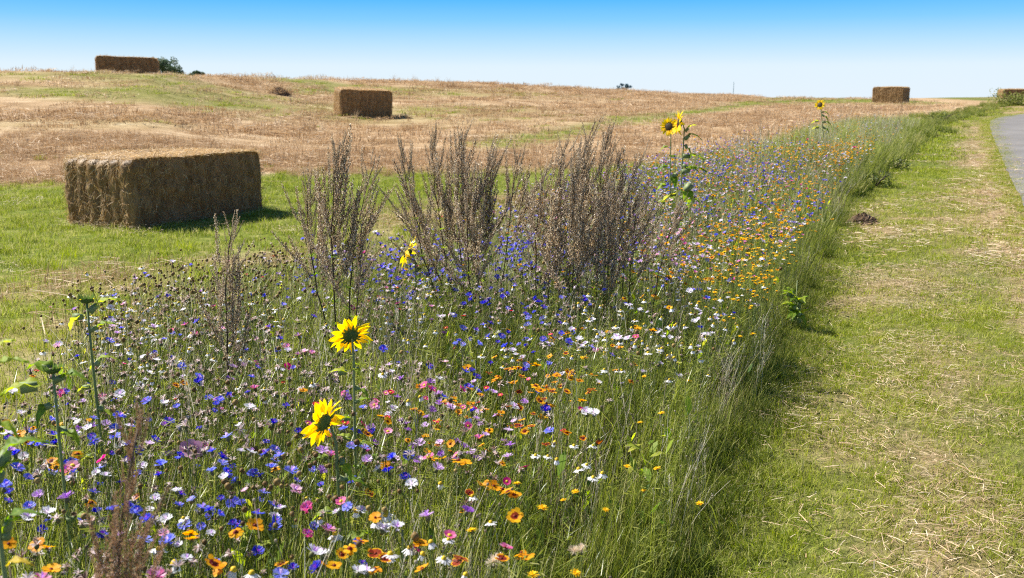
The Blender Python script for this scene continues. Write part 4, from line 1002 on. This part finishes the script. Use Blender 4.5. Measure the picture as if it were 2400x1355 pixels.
# kind: (head builder list, category, everyday name, group)
KIND = {
 'blue_cornflower': ([lambda: cornflower('blue', 1), lambda: cornflower('blue', .5), lambda: cornflower('blue', 1.4)], 'cornflower', 'blue cornflower', (.1, .75)),
 'white_cornflower': ([lambda: cornflower('white', 1), lambda: cornflower('white', .6)], 'cornflower', 'white cornflower', (.1, .7)),
 'lilac_cornflower': ([lambda: cornflower('lilac', 1), lambda: cornflower('lilac', .5)], 'cornflower', 'lilac cornflower', (.1, .7)),
 'pink_cornflower': ([lambda: cornflower('pink', 1), lambda: cornflower('pink', .6)], 'cornflower', 'pink cornflower', (.1, .7)),
 'withered_cornflower': ([lambda: withered(.017), lambda: withered(.014), lambda: withered(.021)], 'withered flower', 'withered brown flower head', (.0, .9)),
 'orange_coreopsis': ([lambda: coreopsis(.3), lambda: coreopsis(.5), lambda: coreopsis(.12), lambda: coreopsis(.4, .019, -.25)], 'coreopsis', 'orange coreopsis bloom', (.0, .95)),
 'maroon_coreopsis': ([lambda: coreopsis(.85), lambda: coreopsis(.7, .018)], 'coreopsis', 'dark maroon coreopsis bloom', (.0, .9)),
 'white_daisy': ([lambda: chamomile(-.15), lambda: chamomile(-.55), lambda: chamomile(-1.1, cone=.0075), lambda: chamomile(-1.35, 12, .018, .008)], 'daisy', 'white daisy with yellow cone', (.0, .5)),
 'brown_seed_head': ([lambda: seedcone(), lambda: seedcone(.0075), lambda: seedcone(.0095)], 'seed head', 'round brown seed head', (.0, .6)),
 'yellow_hawkbit': ([lambda: hawkbit(), lambda: hawkbit(.013)], 'hawkbit', 'yellow hawkbit bloom', (.0, .5)),
 'magenta_cosmos': ([lambda: cosmos('pink', .018, .0), lambda: cosmos('pink', .016, .25)], 'cosmos', 'small magenta bloom', (.2, 1.0)),
 'red_bloom': ([lambda: cosmos('red', .015, .4)], 'red flower', 'small red bloom', (.2, 1.0)),
 'pink_cosmos': ([lambda: cosmos('palepink', .036, .5)], 'cosmos', 'large pale pink cosmos', (.3, .9)),
 'fluffy_seed_head': ([lambda: fluffy()], 'seed head', 'fluffy beige seed head', (.0, .5)),
}
HREF = .55
VAR = {}
for kd, (bl, cat, nm, (t0, t1)) in KIND.items():
    VAR[kd] = []
    for rep in range(3 if kd not in ('pink_cosmos', 'fluffy_seed_head', 'red_bloom') else 1):
        for bfn in bl:
            tilt = t0 + (t1 - t0) * rnd.random() ** 1.2; hd = bfn(); lean = rnd.uniform(.05, .3)
            mb, pts_, nrm_, hm = whole(hd, tilt, rnd.uniform(-.5, .5), HREF, lean)
            st = MB(); st.tube(pts_, [.0015, .0013, .0011, .0011, .0011], 4, MI['stem'], .5)
            for _ in range(2):
                p_ = pts_[1].lerp(pts_[2], rnd.random()); a = rnd.uniform(0, 6.28); d = Vector((math.cos(a), math.sin(a), 1.0)).normalized()
                st.ribbon([p_, p_ + d * .03, p_ + d * .055], [.0012, .003, 0], (-math.sin(a), math.cos(a), 0), MI['stem'], .3)
            # the parts of a near bloom: petals apart from calyx and centre
            pet, core = MB(), MB()
            cm = {MI['calyx'], MI['cone'], MI['browncone']}
            for tgt, want in ((pet, False), (core, True)):
                remap = {}
                for f, m_ in zip(hd.f, hd.m):
                    if (m_ in cm) == want:
                        ix = []
                        for i in f:
                            if i not in remap: remap[i] = len(tgt.v); tgt.v.append(tuple(hm @ Vector(hd.v[i]))); tgt.t.append(hd.t[i])
                            ix.append(remap[i])
                        tgt.f.append(tuple(ix)); tgt.m.append(m_)
            VAR[kd].append(dict(whole=mb.mesh(kd, ML), stem=st.mesh('stem', ML), petals=pet.mesh('petals', ML) if pet.f else None, core=core.mesh('flower_centre', ML) if core.f else None))

FL = []           # every bloom: kind, x, y, h, size, px, py, handplaced facing
def place_px(kd, u, v, s=1.0, h=None, rz=None):
    h = h if h is not None else rnd.uniform(.50, .62)
    p = hit(u, v, h); FL.append([kd, p.x, p.y, h, s, rz])
B_, Wc, Li, Pk, Co, Ma, Da, Se, Hk, Mg, Wi = 'blue_cornflower', 'white_cornflower', 'lilac_cornflower', 'pink_cornflower', 'orange_coreopsis', 'maroon_coreopsis', 'white_daisy', 'brown_seed_head', 'yellow_hawkbit', 'magenta_cosmos', 'withered_cornflower'
HAND = {
 B_: [(650,823,1),(657,795,.9),(1273,795,1),(1286,855,1.1),(1278,963,1.2),(1287,1010,1),(855,1050,1.15),(920,1073,1),(957,1068,1),(593,1110,1),(683,1105,1.3),(655,1068,1),(340,1265,1.15),(395,1270,1.2),(265,1195,1.1),(300,1192,1.1),(318,1202,1.1),(345,1220,1.1),(465,885,1.1),(75,1010,1),(125,1020,.9),(475,1190,1),(120,985,.9),(490,1195,.9),(515,940,1),(1660,530,1),(1700,552,1),(1640,597,1),(1715,565,.9),(1233,648,1),(1190,605,1),(1105,566,1),(1150,592,.9),(620,695,1.1),(665,715,.9),(645,1237,1),(1040,932,1),(910,1105,1),(640,992,1),(385,795,.9),(735,741,.9),(1197,655,.9),(797,608,1),(1543,580,.9),(805,1005,.9),(240,1255,.9),(1190,625,.9),(415,955,.9),(545,1178,1)],
 Li: [(983,1040,1.15),(1190,1070,1),(1196,1043,1),(1026,1098,1.1),(755,1055,1.1),(360,766,1),(275,781,.9),(155,1165,1.2),(545,860,1.1),(537,890,1.1),(1095,1197,1),(350,1040,.9),(860,1078,1),(1375,595,.9),(1500,615,1),(90,1160,.9),(280,1255,.9),(1500,612,1)],
 Wc: [(112,1203,1.2),(66,1211,1.2),(175,1018,1.2),(585,955,1.2),(1030,888,1),(922,958,.95),(1375,966,1.2),(1392,968,1.2),(905,876,1),(1365,812,1),(430,726,.9),(335,838,1),(735,1293,1.2),(757,1298,1.1),(897,1240,1.1),(1058,738,.9),(1115,776,.9),(1460,646,1),(1445,790,1.1),(1465,795,1.1),(1393,802,1),(1205,953,1.1),(965,1135,1),(1442,692,.9),(930,1235,1.1),(840,1340,1),(860,1338,1),(18,1015,1.2),(1168,780,.9),(1340,772,.9)],
 Co: [(1095,862,1),(1200,862,1.05),(1258,857,1.1),(1168,882,.9),(1335,886,1),(1358,892,1),(1390,880,.9),(1305,880,1),(1330,872,.8),(1125,925,.8),(1103,946,.9),(1075,965,.8),(985,968,.9),(1075,1078,1.1),(1090,1085,1),(45,1020,1.1),(88,1278,1.1),(110,1283,1),(120,1335,1.1),(552,1246,1),(598,1232,1.2),(447,1252,1),(450,1264,1),(500,1322,1.2),(515,1335,1),(760,1325,1.1),(660,1322,1),(1232,1308,1.3),(1222,1296,1),(1157,1139,1),(1178,1146,1),(1190,1153,1.2),(1205,1160,1),(820,1285,1),(845,1270,.9),(800,1300,.9),(710,915,1),(1530,775,1),(1495,770,.9),(1425,778,.8),(1505,695,.9),(1533,691,1),(985,1275,.9),(430,898,.9),(412,903,.9),(1088,622,.9),(20,1275,.9),(645,1098,.9),(1100,955,.8),(1325,1015,.8),(1540,700,.9)],
 Ma: [(1385,914,1),(1380,920,.9),(1216,998,.9),(1330,1015,.8),(970,960,.9),(1245,1000,.9),(1490,765,.8),(900,1310,1),(880,1298,1),(1175,1310,1),(1080,1310,1),(1072,1318,.9)],
 Hk: [(1212,1133,1),(1272,1190,1.1),(1540,1098,1),(1470,1093,.9),(1510,1150,.9),(1640,1180,.8),(1550,968,.9),(1765,783,1.1),(1365,838,.8),(1348,1152,.9),(1105,1243,1),(1350,1343,1),(1250,1347,1),(1510,882,.8),(1735,788,.8),(1320,1172,.8),(1420,1195,.7),(1500,990,.7)],
 Da: [(905,1205,1.1),(835,1200,1),(785,1253,1.2),(915,1300,1.3),(960,1285,1.2),(372,1288,1.3),(985,931,1),(957,941,1),(1345,1045,.9),(1300,1038,.9),(1255,1068,.9),(1284,1070,.9),(1412,1110,1.1),(1390,1120,1),(1356,1100,1),(1375,1090,.9),(1305,1078,.9),(410,1322,1.3),(590,1345,1.3),(547,1337,1.2),(1040,1310,1.1),(990,1300,1),(1510,705,1),(1475,715,1),(1455,738,1),(1480,720,1),(1455,728,1),(1560,715,1),(1590,700,1),(1635,713,1),(1640,705,.9),(1690,702,1),(1665,745,1),(1740,675,1),(1620,735,1),(1510,760,1),(1570,765,1),(1340,800,1),(1480,800,1),(1620,810,1),(1640,820,1),(1550,745,.9),(1585,760,.9),(1700,770,.9),(1720,800,.9),(880,1225,1),(1010,1272,1),(1150,1225,.9),(430,1215,.9),(1660,880,.7),(1390,1045,.8)],
 Mg: [(1005,1073,1.3),(1082,913,1),(995,903,1),(932,712,1.2),(825,722,1.1),(1490,790,1),(800,1176,1.1),(1362,962,1.2),(240,1078,1.1),(290,853,.7),(1700,495,1.1),(170,1092,1.3),(975,1290,1.1),(1185,1285,1.1),(1388,675,.8),(1085,955,.8),(118,720,.5),(600,850,.7),(2003,346,2.2),(1650,700,.8)],
 'red_bloom': [(1020,990,1),(1290,785,.8),(1140,910,.8),(85,870,.8),(1320,1010,.7)],
 'pink_cosmos': [(448,1058,1.25)],
 Pk: [(365,1350,1.2),(520,770,.9),(570,855,.9),(1395,820,1),(775,1065,1),(155,1100,1),(1390,822,.9),(480,1042,.9),(290,712,.9),(395,1065,1),(720,1190,1)],
 'fluffy_seed_head': [(1155,1318,1.3),(1165,1312,1.2),(1345,1293,1),(1362,1290,1.1)],
}
for kd, L_ in HAND.items():
    for (u, v, s) in L_: place_px(kd, u, v, s)
NHAND = len(FL)
# drifts: where (in the first view) each kind gathers; weight, centre, reach
DR = {
 B_: [(.8, 600, 880, 450, 250), (1.5, 1600, 460, 240, 90), (1.1, 1150, 600, 350, 110), (1.5, 350, 1180, 330, 170)],
 Li: [(.45, 400, 950, 400, 300), (.5, 1500, 480, 250, 100), (.35, 900, 1050, 250, 120)],
 Wc: [(.25, 1980, 400, 120, 100), (.32, 500, 950, 450, 300), (.5, 1500, 500, 300, 150), (.4, 1450, 780, 200, 100)],
 Pk: [(.22, 400, 1000, 400, 300), (.3, 1600, 480, 300, 120)],
 Wi: [(4.0, 520, 900, 420, 260), (2.6, 200, 1150, 300, 200), (2.0, 1150, 640, 350, 160), (.8, 1000, 1150, 200, 150), (.8, 1600, 480, 300, 100)],
 Co: [(1.5, 1800, 440, 200, 70), (.7, 1720, 520, 140, 60), (.7, 1300, 880, 140, 60), (.5, 1080, 1120, 150, 150), (.5, 1980, 380, 120, 90), (.5, 100, 1100, 120, 150), (.4, 800, 1300, 300, 60), (.8, 1500, 480, 300, 150)],
 Ma: [(.3, 1300, 900, 200, 100), (.3, 900, 1250, 300, 100), (.3, 1750, 450, 200, 60), (.2, 300, 1150, 300, 100)],
 Da: [(.7, 1590, 750, 230, 100), (1.1, 430, 750, 250, 130), (.6, 1500, 500, 350, 130), (.3, 850, 1250, 250, 90), (.35, 1000, 780, 300, 100)],
 Se: [(.5, 1960, 420, 120, 120), (4.5, 300, 730, 220, 120), (1.8, 600, 660, 160, 60), (1.6, 550, 1150, 350, 150), (.4, 1500, 700, 300, 120), (.5, 1800, 450, 250, 100)],
 Hk: [(1.5, 1800, 610, 130, 100), (1.2, 2010, 400, 90, 80), (.12, 1500, 1080, 250, 180), (.3, 1700, 530, 100, 50), (.6, 1780, 720, 80, 90)],
 Mg: [(.08, 700, 950, 450, 220), (.12, 1700, 450, 250, 80)],
 'red_bloom': [(.05, 900, 900, 500, 300)],
}
kinds = list(DR)
def wts(u, v):
    return [sum(w * math.exp(-((u - cx) / sx) ** 2 - ((v - cy) / sy) ** 2) for (w, cx, cy, sx, sy) in DR[k]) for k in kinds]
# dots per square metre falls off with distance only because the strip ends; a jittered grid keeps them apart
def drift(y0, y1, step, gain):
    y = y0
    while y < y1:
        x = bed_left(y) + rnd.uniform(-.05, step)
        while x < bed_right(y) - .02:
            px_, py_ = x + rnd.uniform(-.5, .5) * step, y + rnd.uniform(-.5, .5) * step; h = rnd.gauss(.52, .085)
            if abs(px_) < .56 * py_ + .15:
                zg = float(ground(px_, py_)); U, V = project(px_, py_, zg + h); w = wts(U, V); tot = sum(w)
                clus = max(.05, 3.2 * (float(fbm(px_, py_, .45, 41)) - .28)); w = [q_ * max(.04, 6.0 * (float(fbm(px_, py_, .6, 50 + 3 * i_)) - .39)) for i_, q_ in enumerate(w)]; tot = sum(w)
                if rnd.random() < min(1, tot * gain * 1.25 * clus):
                    kd = rnd.choices(kinds, w)[0]
                    if not (1230 < U < 1700 and V > 1000 and rnd.random() < .8): FL.append([kd, px_, py_, max(.25, min(.7, h + (.05 if kd == Se else 0))), rnd.uniform(.6, 1.15), None])
            x += step
        y += step
drift(1.35, 9.0, .048, .44); drift(9.0, 20.0, .075, .8); drift(20.0, 35.0, .15, .8)

# size in the first view decides which blooms are things of their own
for f in FL:
    zg = float(ground(f[1], f[2])); U, V = project(f[1], f[2], zg + f[3]); f += [float(U), float(V), f[4] * 92 / max(.8, f[2])]
LANDMARKS = [('the upper of the two nearest sunflowers', 820, 790), ('the lower of the two nearest sunflowers', 755, 990), ('the profile sunflower between the mugworts', 950, 590),
 ('the tall sunflower pair', 1585, 330), ('the far lone sunflower', 1925, 270), ('the lone left mugwort', 520, 720), ('the three mugwort plumes beside the near bale', 790, 620), ('the middle mugwort clump', 1080, 600),
 ('the dense right mugwort clump', 1390, 600), ('the tall closed sunflower bud', 205, 760), ('the spiky low sunflower bud', 125, 880), ('the blurred brown mugwort plume', 240, 1180), ('the large pink cosmos', 448, 1058),
 ('the dock plant at the strip edge', 1870, 710), ('the butterfly', 1403, 1045), ('the double white cornflowers', 1383, 967), ('the yellow leaf in the corner', 45, 1315), ('the fluffy beige seed heads', 1160, 1318), ('the big yellow coreopsis cluster', 1190, 1150), ('the big front daisies', 930, 1295), ('the front pair of bright blue cornflowers', 365, 1268)]
SHORT = {k_: v_[2].replace(' head', '').replace(' with yellow cone', '').replace(' bloom', '').replace('round ', '').replace('withered brown flower', 'withered brown head') for k_, v_ in KIND.items()}
ORD = ['closest' , 'second nearest', 'third nearest', 'fourth nearest', 'fifth nearest', 'sixth nearest', 'seventh nearest', 'eighth nearest', 'ninth nearest', 'tenth nearest'] + [q_ + ' nearest' for q_ in 'eleventh twelfth thirteenth fourteenth fifteenth sixteenth seventeenth eighteenth nineteenth twentieth'.split()]
byk = {}
for f in FL: byk.setdefault(f[0], []).append(f)
NEAR = 0; REST = []; KEPT = {}
for kd, L_ in byk.items():
    L_ = [f for f in L_ if -40 < f[6] < 2440 and f[7] < 1400] + []
    L_.sort(key=lambda f: -f[8]); keepn = L_[:290]; REST += L_[290:]; KEPT[kd] = keepn
XY = np.array([(f[6], f[7]) for k_ in KEPT for f in KEPT[k_]]); XK = [k_ for k_ in KEPT for f in KEPT[k_]]
for kd, keepn in KEPT.items():
    cat, nm = KIND[kd][1], KIND[kd][2]
    sect = {}
    for f in keepn:
        nl, lu, lv = min(LANDMARKS, key=lambda q: (q[1] - f[6]) ** 2 + (q[2] - f[7]) ** 2); du, dv = f[6] - lu, f[7] - lv
        dr = ('right of' if du > 0 else 'left of') if abs(du) > abs(dv) else ('below' if dv > 0 else 'above')
        sect.setdefault((nl, dr), []).append((math.hypot(du, dv), f))
    for (nl, dr), S in sect.items():
        S.sort(key=lambda q: q[0])
        for i, (_, f) in enumerate(S):
            if i < 20: lab = f'{nm}, {ORD[i]} one {dr} {nl}'
            else:
                dd = (XY[:, 0] - f[6]) ** 2 + (XY[:, 1] - f[7]) ** 2; near_k = []
                for q_ in np.argsort(dd):
                    if XK[q_] != kd and XK[q_] not in near_k: near_k.append(XK[q_])
                    if len(near_k) == 2: break
                sn = [SHORT[k_] for k_ in near_k]
                lab = f'{SHORT[kd]} near {sn[0]} and {sn[1]}, farther {dr} {nl}'
                lab = lab.replace('the two nearest ', 'the near ').replace(' beside the near bale', '').replace('the profile sunflower between the mugworts', 'the profile sunflower')
            if len(lab.split()) > 16: lab = lab.replace(' one ', ' ').replace('the two nearest ', 'the near ')
            if len(lab.split()) > 16: lab = ' '.join(lab.split()[:16])
            grp = f'{nm}s among the wildflowers'
            v = rnd.choice(VAR[kd]); rz = f[5] if f[5] is not None else rnd.gauss(0, .9) + (math.pi if rnd.random() < .3 else 0) - .6
            zg = float(ground(f[1], f[2])); s = f[4]; hz = f[3] / (HREF * s)
            loc = (f[1], f[2], zg + f[3] - HREF * s)
            if f[8] > 30 and v['petals']:
                r = empty(kd, loc, rz); r.scale = (s,) * 3
                st = obj('stem', v['stem'], r); obj('petals', v['petals'], r)
                if v['core']: obj('flower_centre', v['core'], r)
            else:
                r = obj(kd, v['whole']); r.location = loc; r.rotation_euler = (0, 0, rz); r.scale = (s,) * 3
            tag(r, lab, cat, grp); NEAR += 1
# all the smaller ones, kind by kind, as one mass each
lib = {}
for kd in byk:
    R_ = [f for f in REST if f[0] == kd]
    if not R_: continue
    c = bpy.data.collections.new('bloom_' + kd)
    for i, v in enumerate(VAR[kd]): c.objects.link(bpy.data.objects.new('%s_variant_%02d' % (kd, i), v['whole']))
    c['n'] = len(VAR[kd])
    P = np.array([(f[1], f[2], float(ground(f[1], f[2])) + f[3] - HREF * f[4]) for f in R_])
    scatter('distant_' + kd, c, P, uni(len(P)), [f[4] for f in R_], KIND[kd][2] + 's too small and far to count in the strip', tilt=.1)
print('blooms', len(FL), 'individual', NEAR, 'instances', NINST)

# ------------------------------------------------------------------ butterfly
p = hit(1403, 1046, .58); z = p.z + .585; r = empty('butterfly', (p.x, p.y, z), R(40)); tag(r, 'small dark and orange butterfly perched on a daisy near the right flowers', 'butterfly')
mb = MB(); mb.tube([(-.009, 0, 0), (-.003, 0, .001), (.003, 0, .002), (.008, 0, .0015)], [.0005, .0013, .0016, .0008], 6, 0, .0)
mb.ribbon([(.008, 0, .002), (.014, .003, .006)], [.0004, .0003], (0, 1, 0), 0, 0); mb.ribbon([(.008, 0, .002), (.014, -.003, .006)], [.0004, .0003], (0, 1, 0), 0, 0)
obj('body', mb.mesh('body', [M['wing']]), r)
for sgn in (-1, 1):
    mb = MB()
    out = [(.004, 0), (.014, .012), (.013, .021), (.004, .021), (0, .016), (-.008, .018), (-.013, .010), (-.006, 0)]
    C0 = (0, .009); inner = [(C0[0] + (x - C0[0]) * .72, C0[1] + (y - C0[1]) * .72) for x, y in out]
    el = 1.0
    P3 = lambda q: (q[0], sgn * q[1] * math.cos(el), .001 + q[1] * math.sin(el))
    n = len(out)
    mb.add([P3(q) for q in out] + [P3(q) for q in inner] , [(i, (i + 1) % n, n + (i + 1) % n, n + i) for i in range(n)], 0, .05)
    mb.add([P3(q) for q in inner] + [P3(C0)], [(i, (i + 1) % n, n) for i in range(n)], 0, .95)
    mb.add([P3((.006, .012)), P3((.009, .013)), P3((.007, .017))], [(0, 1, 2)], 0, .0)
    obj('wing', mb.mesh('wing', [M['wing']], False), r)

# ------------------------------------------------------------------ soil heap, straw heap, far trees, mast
def heap(u, v, w, d, h, name, mat, straw, label, cat, n=60):
    c = hit(u, v); r = empty(name, c); tag(r, label, cat); mb = MB(); K, Q = 20, 8; vs = []
    for j in range(Q + 1):
        f = j / Q
        for i in range(K):
            a = 2 * math.pi * i / K; rr = f * (1 + .25 * (rnd.random() - .5)); vs.append((w / 2 * rr * math.cos(a), d / 2 * rr * math.sin(a), h * (math.cos(min(1, f) * math.pi / 2) ** 1.3) * rnd.uniform(.75, 1.15) - (.03 if j == Q else 0)))
    mb.add(vs, [(j * K + i, j * K + (i + 1) % K, (j + 1) * K + (i + 1) % K, (j + 1) * K + i)[::-1] for j in range(Q) for i in range(K)]); obj('mound', mb.mesh('mound', [M[mat]], False), r)
    mb = MB()
    for _ in range(n):
        a = rnd.uniform(0, 6.28); f = rnd.random() ** .5; x, y = w / 2 * f * math.cos(a), d / 2 * f * math.sin(a)
        blade(mb, (x, y, h * math.cos(f * 1.4) - .02), rnd.uniform(.3, 1) * h * .9 + .02, rnd.uniform(.3, 1.5), rnd.uniform(0, 6.28), .004 * (c.y / 12 + .4), seg_=2, tint=rnd.uniform(.1, .9))
    tag(obj('loose_straw', mb.mesh('loose_straw', [M[straw]], False), r), kind='stuff')
heap(2022, 524, .5, .3, .13, 'soil_clod', 'soil', 'stubble', 'dark crumbly soil clod at the edge of the mown strip', 'soil clod', 70)
heap(655, 222, 1.0, .7, .27, 'straw_heap', 'soil', 'stubble', 'low brown heap of old straw between the two hill bales', 'straw heap', 260)
def far_tree(u, v, y, w, h, label, mat='farleaf', n=700, name='tree', trunk=True, leaf=.28):
    p = at_depth(u, v, y); r = empty(name, (p.x, p.y, p.z)); tag(r, label, 'tree', 'distant trees behind the hill')
    mb = MB(); mb.tube([(0, 0, -1), (0, 0, h * .5), (w * .04, 0, h * .8)], [h * .04, h * .03, h * .012], 6)
    for _ in range(5):
        a = rnd.uniform(0, 6.28); mb.tube([(0, 0, h * rnd.uniform(.25, .5)), (w * .35 * math.cos(a), w * .3 * math.sin(a), h * rnd.uniform(.55, .8))], [h * .015, h * .006], 4)
    obj('trunk', mb.mesh('trunk', [M['wood']]), r)
    mb = MB(); cl = [(rnd.gauss(0, .27) * w, rnd.gauss(0, .25) * w, h * rnd.uniform(.3, .95), rnd.uniform(.12, .25) * w) for _ in range(11)]
    for _ in range(n):
        cx, cy, cz, cr = rnd.choice(cl); q = Vector((rnd.gauss(0, 1), rnd.gauss(0, 1), rnd.gauss(0, .8))).normalized() * cr * rnd.random() ** .4
        c_ = Vector((cx, cy, cz)) + q; s_ = leaf * rnd.uniform(.5, 1.2); a_ = Vector((rnd.gauss(0, 1), rnd.gauss(0, 1), rnd.gauss(0, 1))).normalized(); b_ = a_.orthogonal().normalized()
        mb.add([c_ - a_ * s_, c_ + b_ * s_ * .6, c_ + a_ * s_, c_ - b_ * s_ * .6], [(0, 1, 2, 3)], 0, rnd.random())
    obj('crown', mb.mesh('crown', [M[mat]], False), r); return r
for (u, v, w, h, lab) in [(376, 180, 3.2, 2.1, 'dense far tree touching the right end of the hilltop bale'), (392, 180, 2.6, 1.6, 'lower far tree on the slope right of the hilltop bale'), (408, 181, 2.6, 1.1, 'smallest round far tree lowest beside the hilltop bale'), (458, 184, 1.6, .8, 'tiny far bush on the skyline right of the hilltop bale')]:
    far_tree(u, v, 130, w, h, lab, n=1500, leaf=.14)
far_tree(1464, 222, 240, 1.9, 2.6, 'tiny bluish far tree poking above the middle skyline', 'farhaze', 260, leaf=.3)
far_tree(1450, 222, 240, 1.0, 2.1, 'tiniest bluish far tree left of its twin on the skyline', 'farhaze', 150, leaf=.25)
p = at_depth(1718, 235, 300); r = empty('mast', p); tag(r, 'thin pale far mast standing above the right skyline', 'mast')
mb = MB(); mb.tube([(0, 0, -2), (0, 0, 5.4)], [.10, .07], 5); obj('pole', mb.mesh('pole', [M['farhaze']]), r)
# verge shrubs
def shrub(u, v, w, h, label, n=420, leaf=.045):
    c = hit(u, v); r = empty('verge_shrub', c); tag(r, label, 'shrub', 'low green shrubs on the verge by the lane bend')
    mb = MB()
    for _ in range(7):
        a = rnd.uniform(0, 6.28); mb.tube([(0, 0, -.02), (w * .2 * math.cos(a), w * .2 * math.sin(a), h * .4), (w * .4 * math.cos(a), w * .4 * math.sin(a), h * rnd.uniform(.6, .9))], [.012, .008, .004], 4)
    obj('stem', mb.mesh('stem', [M['wood']]), r); mb = MB()
    cl = [(rnd.uniform(-.42, .42) * w, rnd.uniform(-.3, .3) * w, h * rnd.uniform(.1, .6), rnd.uniform(.1, .2) * w) for _ in range(14)]
    for _ in range(n):
        cx, cy, cz, cr = rnd.choice(cl); q = Vector((rnd.gauss(0, 1), rnd.gauss(0, 1), rnd.gauss(0, .8))).normalized() * cr * rnd.random() ** .4
        c_ = Vector((cx, cy, max(.02, cz + q.z))) + Vector((q.x, q.y, 0)); s_ = leaf * rnd.uniform(.6, 1.3); a_ = Vector((rnd.gauss(0, 1), rnd.gauss(0, 1), rnd.gauss(0, .7))).normalized(); b_ = a_.orthogonal().normalized()
        mb.add([c_ - a_ * s_, c_ + b_ * s_ * .5, c_ + a_ * s_, c_ - b_ * s_ * .5], [(0, 1, 2, 3)], 0, rnd.random())
    obj('foliage', mb.mesh('foliage', [M['edgegrass']], False), r)
shrub(2200, 288, 1.6, .55, 'round green shrub on the verge left of the lane bend'); shrub(2388, 248, 3.4, .8, 'larger green shrub hiding the farthest bale at the photo edge', 2600, .06)
shrub(2095, 400, .6, .32, 'small dark bush at the strip edge, upper of the two', 260, .03); shrub(2050, 440, .6, .35, 'small dark bush at the strip edge, lower of the two', 260, .03)
